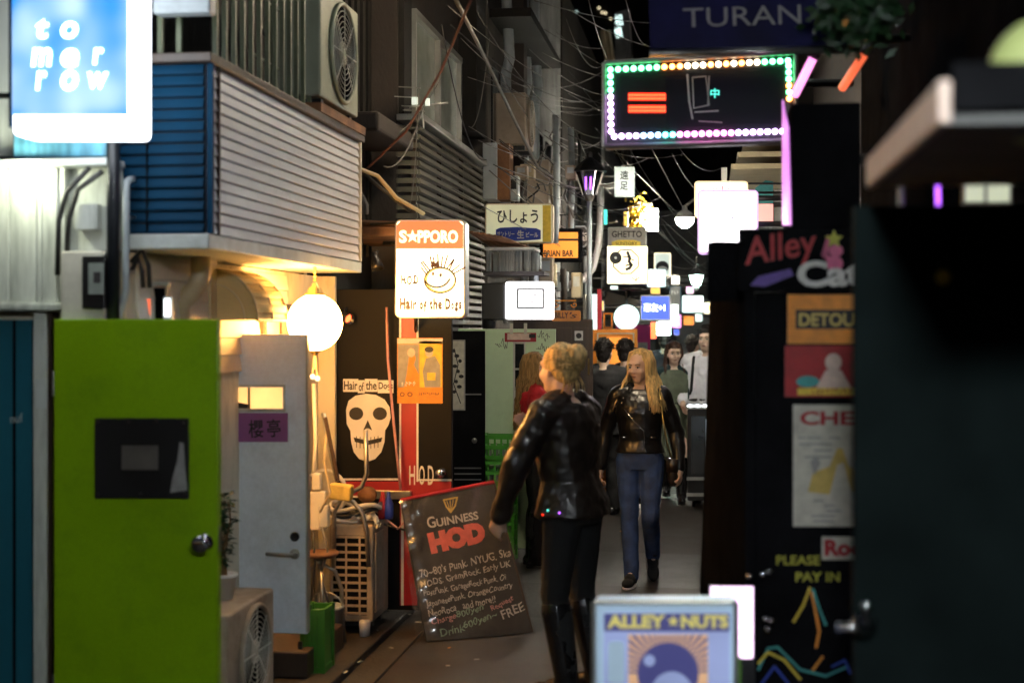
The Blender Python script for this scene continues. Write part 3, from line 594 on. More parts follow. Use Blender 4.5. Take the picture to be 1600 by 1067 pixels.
# crate, stool and clutter on the air conditioner
def crate(name, label, c, sx, sy, sz, group=None, rows=3, cm='crate_green'):
    t = thing(name, label, 'crate', c, group); x, y, z = c; m = MB()
    for sxx in (-1, 1):
        for syy in (-1, 1): MB().box(x + sxx * (sx / 2 - .012) - .012, x + sxx * (sx / 2 - .012) + .012, y + syy * (sy / 2 - .012) - .012, y + syy * (sy / 2 - .012) + .012, z, z + sz).build('corner_post', cm, t)
    for k in range(rows):
        zz = z + (sz - .035) * k / (rows - 1)
        for syy in (-1, 1): MB().box(x - sx / 2 + .025, x + sx / 2 - .025, y + syy * (sy / 2 - .01) - .006, y + syy * (sy / 2 - .01) + .006, zz, zz + .03).build('rail', cm, t)
        for sxx in (-1, 1): MB().box(x + sxx * (sx / 2 - .01) - .006, x + sxx * (sx / 2 - .01) + .006, y - sy / 2 + .025, y + sy / 2 - .025, zz, zz + .03).build('rail', cm, t)
    n = 5
    for k in range(1, n):
        xx = x - sx / 2 + sx * k / n; MB().box(xx - .008, xx + .008, y - sy / 2 + .007, y - sy / 2 + .013, z + .03, z + sz - .035).build('bar', cm, t)
    MB().box(x - sx / 2 + .02, x + sx / 2 - .02, y - sy / 2 + .02, y + sy / 2 - .02, z + .005, z + .012).build('base', cm, t)
    return t
c0 = PG(497, 1052, .045)
t = crate('plastic_crate', 'slim green plastic crate standing beside the white door', (c0.x - .03, c0.y + .1, .046), .13, .2, .33, rows=2)
MB().box(c0.x - .083, c0.x + .023, c0.y + .02, c0.y + .18, .06, .34).build('lining', 'crate_green', t)
t = thing('wire_stool', 'bent steel tube stool frame in front of the slatted air conditioner', 'stool', (PG(525, 1000).x, 7.75, .046)); sc_ = Vector((PG(525, 1000).x - .02, 7.78, .046))
for a in range(4):
    d_ = Vector((math.cos(a * math.pi / 2 + .4), math.sin(a * math.pi / 2 + .4), 0)); MB().tube([sc_ + d_ * .14 + Vector((0, 0, 0)), sc_ + d_ * .125 + Vector((0, 0, .3)), sc_ + d_ * .09 + Vector((0, 0, .4)), sc_ + d_ * .02 + Vector((0, 0, .44))], .011, 8).build('leg', 'dull_steel', t, smooth=True)
MB().tube([sc_ + Vector((.13 * math.cos(a * math.pi / 12), .13 * math.sin(a * math.pi / 12), .16)) for a in range(25)], .008, 8, cap=False).build('ring', 'dull_steel', t, smooth=True)
MB().lathe(sc_, [(.022, .28), (.022, .44), (.03, .45), (.03, .47)], 12).build('spindle', 'dull_steel', t, smooth=True)
MB().lathe(sc_, [(.1, .49), (.11, .5), (.11, .515), (.02, .52)], 18).build('seat_plate', 'rust', t, smooth=True)
t = thing('bent_tube_rack', 'bent steel tubes topped by a yellow foam block', 'rack', P(533, 820, 7.95))
for pts in ([(521, 890), (522, 800), (534, 778), (552, 784), (566, 800), (573, 830), (576, 885)], [(571, 672), (573, 740), (565, 760), (545, 772), (505, 775)], [(505, 645), (515, 700), (527, 752)]):
    MB().tube([P(x, y, 7.95) for x, y in pts], .013, 10).build('tube', 'dull_steel', t, smooth=True)
MB().obox(P(533, 768, 7.9), (.13, .08, .09), Matrix.Rotation(R(6), 3, 'Y')).build('foam_block', 'yellow_foam', t, bev=.012)
tc = P(545, 800, 8.2)
t = thing('coiled_hose', 'coil of pale hose lying on the beige air conditioner', 'hose', (tc.x, 8.2, .69))
for k in range(3): MB().tube([Vector((tc.x + .02 * k, 8.2, .705 + .03 * k)) + Vector((.15 * math.cos(a * math.pi / 14), .1 * math.sin(a * math.pi / 14), .02 * math.sin(a * .5 + k))) for a in range(29)], .013, 8, cap=False).build('hose_turn', 'pot' if k != 1 else 'black_pipe', t, smooth=True)
MB().tube([Vector((tc.x - .13, 8.14, .72)) + Vector((.0 + .13 * math.sin(a * math.pi / 12), 0, .13 - .13 * math.cos(a * math.pi / 12))) for a in range(25)], .012, 8, cap=False).build('hose_loop', 'pot', t, smooth=True)
MB().ball((tc.x + .1, 8.25, .83), (.06, .05, .05)).build('lump', 'rust', t, smooth=True)
t = thing('switch_boxes', 'cream wall switch boxes and valve beside the white door', 'switch box', P(497, 800, 7.85))
for x0, x1, y0, y1 in ((484, 508, 768, 828), (487, 500, 740, 766), (497, 512, 790, 824)): MB().box(*px_bar(x0, x1, y0, y1, 7.82 - .01 * (x0 - 484) / 13, .06)).build('box', 'cream_board', t, bev=.008)
MB().tube([P(490, 740, 7.85), P(493, 690, 7.9), P(490, 600, 7.95)], .012).build('conduit', 'cream_board', t, smooth=True)
tag(MB().tube([P(508, 652, 7.7), P(528, 750, 7.75)], .012).build('leaning_stick', 'dark_wood'), 'thin dark stick leaning on the stained cream wall', 'stick')
tag(MB().tube([P(604, 480, 8.4), P(606, 560, 8.4), P(615, 660, 8.4), P(626, 765, 8.38)], .008).build('hanging_cord', 'chalk_pink', smooth=True), 'pale orange cord hanging down the skull door', 'cord')  # a loose cord down the door front
for k, (x, y) in enumerate(((570, 985), (602, 945))):
    c = PG(x, y + 8, .046); tag(MB().lathe(c, [(.03, 0), (.034, .08), (.03, .09)], 14).build('pipe_stub', 'pot', smooth=True), ['white pipe stub on the ground by the stool', 'white pipe stub on the ground by the skull door'][k], 'pipe stub')
random.seed(61)
for k, pts in enumerate([[(489, 828), (492, 880), (486, 940), (500, 990)], [(503, 824), (512, 860), (500, 900), (520, 960)], [(512, 660), (506, 720), (516, 770), (500, 800)], [(560, 775), (590, 800), (622, 826), (632, 815)], [(545, 820), (580, 812), (610, 822), (634, 828)]]):
    tag(MB().tube([P(x, y, 7.72 + .02 * k if k < 3 else 8.3) for x, y in pts], .007, 6).build('loose_cable', ['cable_black', 'cable_grey', 'beige_metal', 'chalk_pink', 'cable_black'][k], smooth=True), ['black cable trailing from the switch boxes', 'grey cable trailing from the switch boxes', 'cream cable beside the leaning stick', 'pale cable drooping from the air conditioner toward the chalkboard', 'black cable lying on the air conditioner top'][k], 'cable')
bp_ = P(510, 945, 7.7)
t = thing('plastic_bucket', 'small grey bucket behind the green plastic crate', 'bucket', (bp_.x, 7.75, .046)); MB().lathe((bp_.x - .02, 7.75, .046), [(.08, 0), (.1, .2), (.105, .2), (.105, .22), (.095, .22), (.075, .02)], 18).build('pail', 'grey_pvc', t, smooth=True); MB().tube([(bp_.x - .02 + .1 * math.cos(a * math.pi / 10), 7.75, .25 + .09 * math.sin(a * math.pi / 10)) for a in range(11)], .004, 6).build('handle', 'dull_steel', t)
rg_ = P(562, 806, 8.15); t = thing('cleaning_rag', 'crumpled grey rag on the beige air conditioner', 'rag', (rg_.x, 8.12, .69)); MB().grid(lambda u, v: Vector((rg_.x - .04 + .16 * u, 8.06 + .14 * v, .70 + .03 * abs(math.sin(u * 9 + v * 5)) * math.cos(v * 7) ** 2 + (-.05 if u > .9 else 0))), 16, 12).build('cloth', 'paper', t, smooth=True)
for k, (x, y) in enumerate(((598, 800), (607, 803))):
    c = P(x, 815, 8.3); tag(MB().lathe((c.x, 8.3, .682), [(.026, 0), (.03, .02), (.03, .09), (.012, .13), (.012, .16)], 12).build('spray_bottle', ['red_paint', 'blue_print'][k], smooth=True), ['red spray bottle on the beige air conditioner', 'blue spray bottle on the beige air conditioner'][k], 'bottle')
# cream stained wall strip beyond the white door
t = thing('stained_wall_panel', 'stained cream wall panel behind the globe lantern', 'wall panel', P(480, 900, 8.38)); m = MB().box(XG - .01, P(523, 500, 8.36).x, 8.36, 8.40, .05, 2.13).build('panel', 'cream_wall', t)
MB().box(*px_bar(430, 436, 395, 900, 8.34, .02)).build('trim', 'beige_metal', t)
MB().tube([P(477, 425, 8.33), P(478, 560, 8.33), P(482, 700, 8.33)], .01).build('conduit', 'cream_board', t)
# ------------------------------------------------------------------ skull door
hd, pl = leaf('skull_door', 'open black and red bar door with a white skull print', (525, 452, 706), 8.5, 'door_black', bot=.1)
slab(pl, rect(625, 497, 652, 945), .003, .0025).build('red_stripe', 'red_paint', hd)
for x in (624, 651): slab(pl, rect(x, 497, x + 3, 752), .005, .002).build('line', 'white_line', hd)
slab(pl, rect(535, 752, 705, 774), .0035, .003).build('red_band', 'red_paint', hd)
for a, b, y in ((535, 626, 747), (535, 706, 774), (654, 706, 748)): slab(pl, rect(a, y, b, y + 3), .006, .002).build('line', 'white_line', hd)
slab(pl, rect(627, 777, 631, 945), .006, .002).build('line', 'white_line', hd)
sk = slab(pl, [(541, 640), (545, 626), (556, 618), (572, 615), (588, 617), (601, 624), (609, 636), (611, 652), (607, 664), (602, 672), (601, 690), (596, 706), (586, 717), (574, 721), (562, 717), (553, 706), (549, 690), (548, 673), (542, 662)], .006, .003).build('skull_print', 'white_line', hd)
for cx in (557, 594): slab(pl, ell(cx, 646, 11, 10), .0085, .002).build('eye_socket', 'ink', sk)
slab(pl, [(575, 656), (582, 672), (576, 669), (574, 669), (568, 672)], .0085, .002).build('nose_hole', 'ink', sk)
slab(pl, [(553, 683), (575, 688), (598, 683), (596, 690), (575, 695), (555, 690)], .0085, .002).build('mouth', 'ink', sk)
for k in range(7): slab(pl, rect(557 + 5.6 * k, 681 + (3 - abs(k - 3)) * .8, 558 + 5.6 * k, 699 + (3 - abs(k - 3)) * .8), .009, .002).build('tooth_gap', 'ink', sk)
m = MB()
for k, (ch_, x0, x1) in enumerate((('Hair', 538, 559), ('of', 561, 569), ('the', 572, 589), ('Dogs', 592, 614))):
    slab(pl, rect(x0 - 1.5, 592 + (k % 2) * 2, x1 + 1, 612 + (k % 2) * 2), .006, .003).build('letter_card', 'white_line', hd)
    letters(pl, ch_, x0, 609 + (k % 2) * 2, x1, 609 + (k % 2) * 2, 14, .008, bold=.02, mb=m)
m.build('lettering', 'ink', hd)
letters(pl, 'H', 640, 757, 649, 757, 30, .009, bold=.01).build('letter', 'white_line', hd); letters(pl, 'O', 655, 757, 664, 757, 30, .009, bold=.01).build('letter', 'white_line', hd); letters(pl, 'D', 669, 757, 678, 757, 30, .009, bold=.01).build('letter', 'white_line', hd)
MB().lathe(pl.at(690, 738, 0), [(.03, 0), (.03, .006), (.016, .01), (.013, .03), (.026, .04), (.03, .055), (.026, .066), (.01, .07)], 18, (0, -1, 0)).build('knob', 'chrome', hd, smooth=True)
MB().box(*px_bar(583, 641, 767, 779, 8.46, .038)).build('mail_slot', 'dull_steel', hd, bev=.004)
po = slab(pl, rect(621, 528, 692, 630), .0075, .002).build('poster', 'orange_print', hd)
slab(pl, rect(621, 529, 692, 537), .009, .001).build('poster_fold', 'paper', po); slab(pl, rect(622, 538, 655, 605), .009, .001).build('poster_photo', 'grey_print', po); slab(pl, rect(656, 533, 691, 605), .009, .001).build('poster_panel', 'yellow_print', po)
slab(pl, [(640, 556), (647, 552), (650, 560), (647, 570), (655, 585), (655, 605), (632, 605), (636, 585)], .0105, .001).build('poster_figure', 'orange_print', po)
slab(pl, ell(643, 551, 6, 7), .0115, .001).build('poster_face', 'skin_print', po)
slab(pl, [(666, 560), (680, 556), (688, 570), (689, 605), (664, 605), (661, 580)], .0105, .001).build('poster_figure', 'grey_print', po)
slab(pl, ell(671, 551, 6, 7), .0115, .001).build('poster_face', 'pale_print', po); slab(pl, ell(671, 546, 7, 4.5), .0125, .001).build('poster_hair', 'dark_print', po)
slab(pl, rect(668, 582, 681, 594), .0125, .001).build('poster_card', 'yellow_print', po)
scrawl(pl, 627, 603, 652, 7, .0125, 2).build('poster_text', 'paper', po)
m = stroke(pl, ell(629, 616, 3, 3, 10), 1.2, .0095, closed=True); stroke(pl, ell(641, 616, 3.4, 3, 10), 1.2, .0095, m, True); m.build('poster_text', 'dark_print', po); scrawl(pl, 655, 617, 688, 4, .0095, 3).build('poster_text', 'dark_print', po)
def spot_lamp(label, p, aim, lampmat, r=.035):
    p = Vector(p); d = Vector(aim).normalized(); t = thing('spot_lamp', label, 'lamp', p, None)
    MB().lathe(p, [(r * .45, -.07), (r * .55, -.04), (r * .9, 0), (r, .04), (r * .92, .04), (r * .8, .01)], 14, d).build('shade', 'black_paint', t, smooth=True)
    MB().lathe(p, [(r * .78, .012), (r * .6, .02)], 14, d).build('bulb', lampmat, t)
    MB().tube([p - d * .03, p - d * .03 + Vector((0, .06, .05))], .008).build('stem', 'black_paint', t)
spot_lamp('small black spot lamp glowing red above the skull door', P(541, 496, 8.38), (.7, -.6, -.3), 'lit_red')
spot_lamp('black spot lamp under the rusty canopy left of the beer sign', P(588, 412, 8.4), (.3, -.2, -.9), 'dark_glass', .04)
# beer light box with smiling face
t, pl = signbox('beer_sign', 'orange and white lit beer sign with a smiling face', 8.3, (617, 343, 727, 497), .13, 'alu_frame', 'lit_beer', 9, 3)
slab(pl, rrect(620, 346, 724, 400, 6)[:-12] + [(620, 389), (724, 389)] if False else [(626, 346), (718, 346), (724, 352), (724, 389), (620, 389), (620, 352)], .006, .0018).build('header', 'lit_orange', t)
letters(pl, 'S', 624, 380, 636, 380, 20, .008, bold=.04).build('letter', 'lit_warmwhite', t); letters(pl, 'PPORO', 653, 380, 716, 380, 20, .008, bold=.04).build('lettering', 'lit_warmwhite', t)
slab(pl, [(645 + (11 if i % 2 == 0 else 4.4) * math.sin(i * math.pi / 5), 370 - (11 if i % 2 == 0 else 4.4) * math.cos(i * math.pi / 5)) for i in range(10)], .008, .0015).build('star', 'lit_warmwhite', t)
fa = slab(pl, ell(688, 438, 24, 19.5, 30), .006, .0018).build('smiling_face', 'lit_yellow', t); slab(pl, ell(689, 437.5, 21.5, 17.5, 30), .0075, .0012).build('cheek', 'lit_warmwhite', fa)
m = stroke(pl, ell(688, 438, 24.5, 20, 30), 2.4, .009, closed=True); stroke(pl, ell(683, 427, 22, 22, 14, 25, 150), 2.6, .009, m); slab(pl, ell(677, 428, 2, 3, 10), .0095, .001, m); slab(pl, ell(689, 430, 2, 3, 10), .0095, .001, m)
for a in range(12):
    q = R(205 + 11.5 * a); stroke(pl, [(688 + 23 * math.cos(q), 438 + 20 * math.sin(q)), (688 + (33 + 5 * (a % 3)) * math.cos(q + .05), 434 + (33 + 4 * (a % 2)) * math.sin(q + .05))], 2.6, .009, m)
slab(pl, [(672, 418), (676, 408), (681, 411), (686, 405), (688, 417)], .0095, .001, m)
letters(pl, 'H.O.D', 627, 445, 654, 445, 15, .008, mb=m, wob=.8, bold=.05); letters(pl, 'After Punk', 626, 427, 653, 425, 7, .008, mb=m, wob=.5); m.build('face_drawing', 'lit_black', t)
m = MB(); x = 625
for s_, wd_, hh in (('H', 10, 19), ('a', 8, 14), ('i', 4, 16), ('r', 7, 13), (' ', 4, 0), ('o', 7, 12), ('f', 6, 17), (' ', 4, 0), ('t', 6, 17), ('h', 8, 18), ('e', 8, 13), (' ', 4, 0), ('D', 10, 18), ('o', 6, 11), ('g', 7, 15), ('s', 6, 13)):
    if s_ != ' ': letters(pl, s_, x, 484 + (3 if s_ in 'gf' else 0), x + wd_ - 1, 484 + (3 if s_ in 'gf' else 0), hh, .008, bold=.065, mb=m)
    x += wd_ * .93
m.build('bar_lettering', 'lit_black', t)
arm(P(650, 497, 8.36), P(650, 520, 8.52), t)
arm(P(627, 380, 8.38), P(600, 380, 8.46), t, .012)

# chalk board wrapped in clear plastic
BL, BR = PG(667, 1003), PG(832, 989); TL = P(627, 781, BL.y + .16)
pn = (BR - BL).cross(TL - BL).normalized(); pn = -pn if pn.y > 0 else pn
pl = Plane(BL, pn); q = [(627, 781), (771, 753), (831, 987), (667, 1002)]
t = thing('chalk_board', 'black drinks chalkboard wrapped in clear plastic leaning on the ground', 'sign board', (BL + BR) / 2)
slab(pl, q, 0, .03).build('board', 'board_black', t)
MB().tube([pl.at(626, 781, .002), pl.at(771, 753, .002)], .012, 8).build('top_rail', 'red_paint', t)
MB().tube([pl.at(772, 754, 0), pl.at(832, 987, 0)], .007, 6).build('side_rail', 'dark_wood', t)
hp = stroke(pl, [(693, 781), (714, 777), (711, 790), (704, 800), (697, 791), (693, 781)], 2.6, .003); stroke(pl, [(698, 783), (703, 797)], 1.2, .003, hp); stroke(pl, [(703, 782), (704, 797)], 1.2, .003, hp); stroke(pl, [(708, 781), (705, 797)], 1.2, .003, hp); hp.build('harp_emblem', 'gold_print', t)
letters(pl, 'G', 669, 826, 682, 823, 18, .003, bold=.02).build('letter', 'chalk_white', t)
letters(pl, 'UINNESS', 683, 823, 748, 811, 13, .003, bold=.025).build('lettering', 'chalk_white', t)
m = letters(pl, 'HOD', 674, 866, 761, 846, 34, .003, bold=.09); m.build('bar_lettering', 'chalk_red', t)
for body, x0, y0, x1, y1, hh, mm in (("70~80's Punk. NYUG. Ska", 657, 903, 799, 868, 13, 'chalk_white'), ('MODS. GramRock. Early UK', 659, 921, 799, 887, 13, 'chalk_white'), ('PostPunk. GarageRock Punk. Oi', 663, 934, 792, 908, 12, 'chalk_white'), ('JapanesePunk. OrangeCountry', 667, 951, 802, 920, 12, 'chalk_white'), ('NeoRoca   and more!!', 670, 964, 775, 940, 11, 'chalk_white'), ('Charge', 676, 979, 714, 968, 12, 'chalk_pink'), ('800yen', 715, 968, 757, 955, 13, 'chalk_green'), ('Request', 770, 957, 804, 939, 11, 'chalk_pink'), ('Drink', 689, 995, 727, 985, 12, 'chalk_green'), ('600yen~', 727, 985, 779, 966, 14, 'chalk_green'), ('FREE', 786, 968, 821, 952, 14, 'chalk_white')):
    letters(pl, body, x0, y0, x1, y1, hh, .003, wob=.9, shear=.1, bold=.008).build('chalk_line', mm, t)
pm = bpy.data.materials.new('clear_plastic'); pm.use_nodes = True; N = pm.node_tree.nodes; Lk = pm.node_tree.links.new; N.clear()
tr = N.new('ShaderNodeBsdfTransparent'); gl = N.new('ShaderNodeBsdfGlossy'); gl.inputs['Roughness'].default_value = .22; gl.inputs['Color'].default_value = (.85, .85, .85, 1); mx = N.new('ShaderNodeMixShader'); fr_ = N.new('ShaderNodeLayerWeight'); fr_.inputs[0].default_value = .35; om = N.new('ShaderNodeOutputMaterial')
mrr = N.new('ShaderNodeMapRange'); mrr.inputs[3].default_value = .1; mrr.inputs[4].default_value = .8; Lk(fr_.outputs['Fresnel'], mrr.inputs[0]); Lk(mrr.outputs[0], mx.inputs[0]); Lk(tr.outputs[0], mx.inputs[1]); Lk(gl.outputs[0], mx.inputs[2]); df_ = N.new('ShaderNodeBsdfDiffuse'); df_.inputs[0].default_value = (.6, .58, .55, 1); mx2 = N.new('ShaderNodeMixShader'); mx2.inputs[0].default_value = .03; Lk(mx.outputs[0], mx2.inputs[1]); Lk(df_.outputs[0], mx2.inputs[2]); Lk(mx2.outputs[0], om.inputs[0]); MAT['clear_plastic'] = pm
def wrap(u, v):
    qx0, qx1 = 622 + (650 - 622) * v, 776 + (836 - 776) * v; qy0, qy1 = 784 + (1000 - 784) * v, 752 + (992 - 752) * v
    x = qx0 + (qx1 - qx0) * u; y = qy0 + (qy1 - qy0) * u
    off = .022 + .006 * math.sin(u * 9 + v * 3) * math.sin(v * 7 + u * 2) + .004 * math.sin(u * 23 + v * 17) + .012 * math.exp(-((u - .08 - v * .12) / .05) ** 2) + .006 * math.sin(v * 40 + u * 12) * (u < .2) + random.uniform(-.0012, .0012)
    return pl.at(x, y, off)
MB().grid(wrap, 40, 50).build('plastic_cover', 'clear_plastic', t, smooth=True)

# ------------------------------------------------------------------ things between the chalkboard and the mint door
bd, pl = leaf('black_door', 'plain black open door behind the skull door', (704, 517, 757), 10.3, 'black_matt', bot=.1)
slab(pl, rect(704, 531, 727, 641), .004, .003).build('notice', 'grey_print', bd); slab(pl, rect(706, 533, 725, 639), .006, .001).build('sheet', 'pale_print', bd)
m = MB()
for k in range(9): slab(pl, ell(709 + (k * 5) % 13, 548 + 8 * k, 3 + k % 2, 3, 8), .0075, .001, m)
stroke(pl, [(710, 545), (716, 570), (709, 600), (720, 630)], 1.5, .0075, m); m.build('ink_drawing', 'ink', bd)
for y in (600, 715, 724, 733): slab(pl, rect(710, y + 15, 752, y + 17), .004, .002).build('groove', 'dull_steel', bd)
MB().ball(pl.at(742, 688, .02), .02).build('knob', 'dull_steel', bd, smooth=True)
md_, pl = leaf('mint_door', 'open pale mint green door with a narrow slot window and stickers', (716, 514, 868), 11.0, 'mint_paint', bot=.1)
sl_ = slab(pl, rect(802, 533, 821, 655), .006, .005).build('slot_frame', 'alu_frame', md_); slab(pl, rect(805, 537, 819, 575), .008, .002).build('slot_glass', 'dark_glass', sl_); slab(pl, rect(805, 578, 819, 605), .008, .002).build('slot_glass', 'black_matt', sl_)
st_ = slab(pl, rect(804, 610, 820, 650), .008, .002).build('sticker', 'paper', sl_); m = MB()
for k in range(8): slab(pl, ell(808 + (k * 7) % 10, 614 + 4.3 * k, 2.4, 2, 7), .0095, .001, m)
m.build('sticker_print', 'red_print', st_)
pk = slab(pl, rect(789, 520, 838, 534), .012, .011).build('hook_plate', 'red_paint', md_); slab(pl, rect(793, 521, 829, 531), .0145, .002).build('label_strip', 'skin_print', pk); slab(pl, rect(827, 522, 837, 528), .0165, .002).build('label_block', 'ink', pk)
for x in (797, 819): slab(pl, rect(x, 505, x + 5, 522), .018, .001).build('tape', 'pale_print', pk)
m = MB(); random.seed(5)
for cx, cy in ((782, 537), (846, 545), (848, 525)):
    x_, y_ = cx - 8, cy
    for k in range(6):
        stroke(pl, [(x_, y_), (x_ + 3, y_ + random.uniform(-9, 9)), (x_ + 4, y_ + random.uniform(-5, 5))], .8, .003, m); x_ += 3
m.build('scribble', 'dark_print', md_)
b = MB().lathe(pl.at(757, 525, .0), [(.006, 0), (.005, .004)], 8, (0, -1, 0)).build('stud', 'iron', md_); copies(b, [(0, 0, -.055 * k) for k in range(1, 16)])
cr0 = (P(780, 700, 10.75).x, 10.78)
for k in range(5): crate('bottle_crate', 'green plastic bottle crate number %s in the tall stack under the mint door' % ('one', 'two', 'three', 'four', 'five')[k] if False else ['lowest green bottle crate of the stack beside the mint door', 'second lowest green bottle crate of the stack beside the mint door', 'middle green bottle crate of the stack beside the mint door', 'second highest green bottle crate of the stack beside the mint door', 'topmost green bottle crate of the stack beside the mint door'][k], (cr0[0], cr0[1], .046 + .193 * k), .25, .2, .19, 'green bottle crates in one stack', cm='crate_bright')
for z in (.5, .69, .88):
    for k in range(4):
        tag(MB().lathe((cr0[0] - .08 + .05 * k, cr0[1] - .02, z - .06), [(.02, 0), (.022, .05), (.012, .09), (.011, .12)], 10).build('glass_bottle', 'window_glass', smooth=True), 'clear glass bottle standing in the green crate stack', 'bottle', 'bottles in the green crates')

# grey cabinet and machinery on the concrete house
t = thing('wall_cabinet', 'grey metal cabinet on the concrete house above the yellowed sign', 'cabinet', P(775, 310, 12.3)); MB().box(*px_bar(754, 776, 223, 312, 12.4, .3)).build('casing', 'grey_pvc', t, bev=.01); MB().box(*px_bar(777, 796, 224, 312, 12.45, .25)).build('side_panel', 'rust', t)
# yellowed sign with a faintly glowing face
t, pl = signbox('yellowed_beer_sign', 'yellowed white sign with black hiragana and a blue beer badge', 12.0, (758, 318, 864, 380), .11, 'beige_metal', 'lit_cream', 5, 2)
slab(pl, rect(848, 321, 861, 378), .0055, .001).build('yellow_band', 'yellow_print', t)
letters(pl, 'ひしょう', 777, 349, 841, 349, 21, .0065, bold=.022).build('lettering', 'ink', t)
slab(pl, [(775, 359), (782, 356), (808, 355), (838, 357), (845, 360), (845, 374), (838, 375), (808, 377), (782, 375), (775, 373)], .0065, .0015).build('badge', 'blue_print', t)
m = letters(pl, 'サントリー', 777, 370, 804, 370, 8, .009, bold=.025); letters(pl, '生', 808, 373, 819, 373, 13, .009, bold=.03, mb=m); letters(pl, 'ビール', 822, 371, 841, 371, 8, .009, bold=.025, mb=m); m.build('badge_lettering', 'chalk_white', t)
arm(P(760, 335, 12.1), P(735, 335, 12.5), t, .015); arm(P(760, 365, 12.1), P(735, 365, 12.5), t, .015)
# orange bar sign
t, pl = signbox('amber_bar_sign', 'amber lit bar sign in a black frame left of the street lantern', 13.4, (843, 357, 909, 409), .12, 'black_matt', 'lit_amber', 1, 6)
slab(pl, rect(849, 373, 903, 376.5), .006, .0015).build('band', 'ink', t); letters(pl, 'BRIAN BAR', 850, 401, 896, 401, 10, .006, bold=.03).build('lettering', 'ink', t)
arm(P(846, 385, 13.5), P(815, 385, 13.9), t)
t = thing('octagon_street_sign', 'dark octagonal sign with one white kanji behind the amber sign', 'sign', P(910, 385, 13.8)); pl = FY(13.8)
slab(pl, [(899, 353), (914, 353), (920, 360), (920, 378), (914, 386), (899, 386)], 0, .03).build('plate', 'grey_pvc', t); slab(pl, [(899, 355), (913, 355), (918, 361), (918, 377), (913, 384), (899, 384)], .004, .003).build('face', 'dark_print', t); letters(pl, '街', 905, 378, 918, 378, 15, .006, bold=.02).build('lettering', 'chalk_white', t)
arm(P(906, 386, 13.83), P(906, 420, 13.86), t)
# white lit box over the mint door
t, pl = signbox('white_lit_sign', 'blank white lit sign with a small framed card above the mint door', 11.4, (790, 440, 863, 499), .14, 'lit_card', 'lit_card', 3, 1)
m = stroke(pl, rect(809, 452, 849, 481), 2.6, .006, closed=True); letters(pl, '8', 823, 477, 829, 477, 5, .006, mb=m, bold=.03) if False else None
letters(pl, '∞', 824, 476, 834, 476, 5, .006, bold=.03, mb=m); letters(pl, 'D.A.B', 819, 464, 838, 464, 6, .006, bold=.02, shear=.2, mb=m); m.build('card_print', 'dark_print', t)
MB().box(*px_bar(753, 789, 442, 500, 11.45, .12)).build('side_housing', 'black_plastic', t, bev=.01)
t = thing('rusty_canopy', 'small pale canopy with pipes above the white lit sign', 'canopy', P(805, 440, 11.7)); MB().add([P(700, 385, 11.3), P(760, 380, 11.3), P(835, 392, 12.0), P(740, 396, 12.2)], [(0, 1, 2, 3)])
for k in range(6): MB().bar(P(735 + 9 * k, 362 + 1.5 * k, 11.2), P(770 + 13 * k, 385 + 1.2 * k, 12.1), .04, .012).build('roof_strip', 'rust', t)
MB().box(*px_bar(757, 835, 386, 391, 11.6, .4)).build('roof_sheet', 'pale_trim', t)
MB().box(*px_bar(755, 850, 424, 430, 11.55, .4)).build('shelf', 'dark_print', t)
b = MB().box(*px_bar(760, 763, 392, 424, 11.7, .02)).build('fringe_bar', 'grey_pvc', t); copies(b, [(.022 * k, random.uniform(-.02, .1), 0) for k in range(1, 19)])
for x, y0, y1 in ((808, 392, 424), (822, 388, 424), (838, 395, 440)): MB().tube([P(x, y0, 11.75), P(x, y1, 11.75)], .02, 8).build('pipe', 'grey_pvc', t, smooth=True)
t = thing('gas_cylinder', 'dark round vent cylinder under the rusty canopy', 'vent', P(765, 515, 11.6)); MB().lathe(P(764, 515, 11.75), [(.05, 0), (.06, .03), (.06, .25), (.04, .3)], 16).build('tank', 'black_plastic', t, smooth=True); MB().tube([P(770, 500, 11.7), P(782, 480, 11.7), P(790, 505, 11.7)], .02, 10).build('elbow', 'dull_steel', t, smooth=True)
# hanging wooden sign
t = thing('hanging_wooden_sign', 'orange wooden hanging sign on a scroll bracket', 'sign', P(882, 502, 12.6)); pl = FY(12.6)
slab(pl, rrect(862, 485, 907, 502, 3), 0, .025).build('plate', 'orange_panel', t); m = letters(pl, 'BILLY', 867, 497, 888, 497, 9, .003, bold=.02); letters(pl, "'s", 890, 497, 902, 497, 9, .003, shear=.3, mb=m); m.build('lettering', 'ink', t)
m = MB().tube([pl.at(863, 470, -.01), pl.at(900, 470, -.01)], .006); m.build('bracket_bar', 'orange_panel', t)
for cx, s_ in ((868, 1), (897, -1)): MB().tube([pl.at(cx + s_ * (5 - .35 * k) * math.cos(k * .6), 476 + (5 - .35 * k) * math.sin(k * .6), -.01) for k in range(12)], .005, 6).build('scroll', 'orange_panel', t, smooth=True)
for x in (866, 899): MB().tube([pl.at(x, 471, -.01), pl.at(x, 485, -.01)], .003, 5).build('chain', 'iron', t)
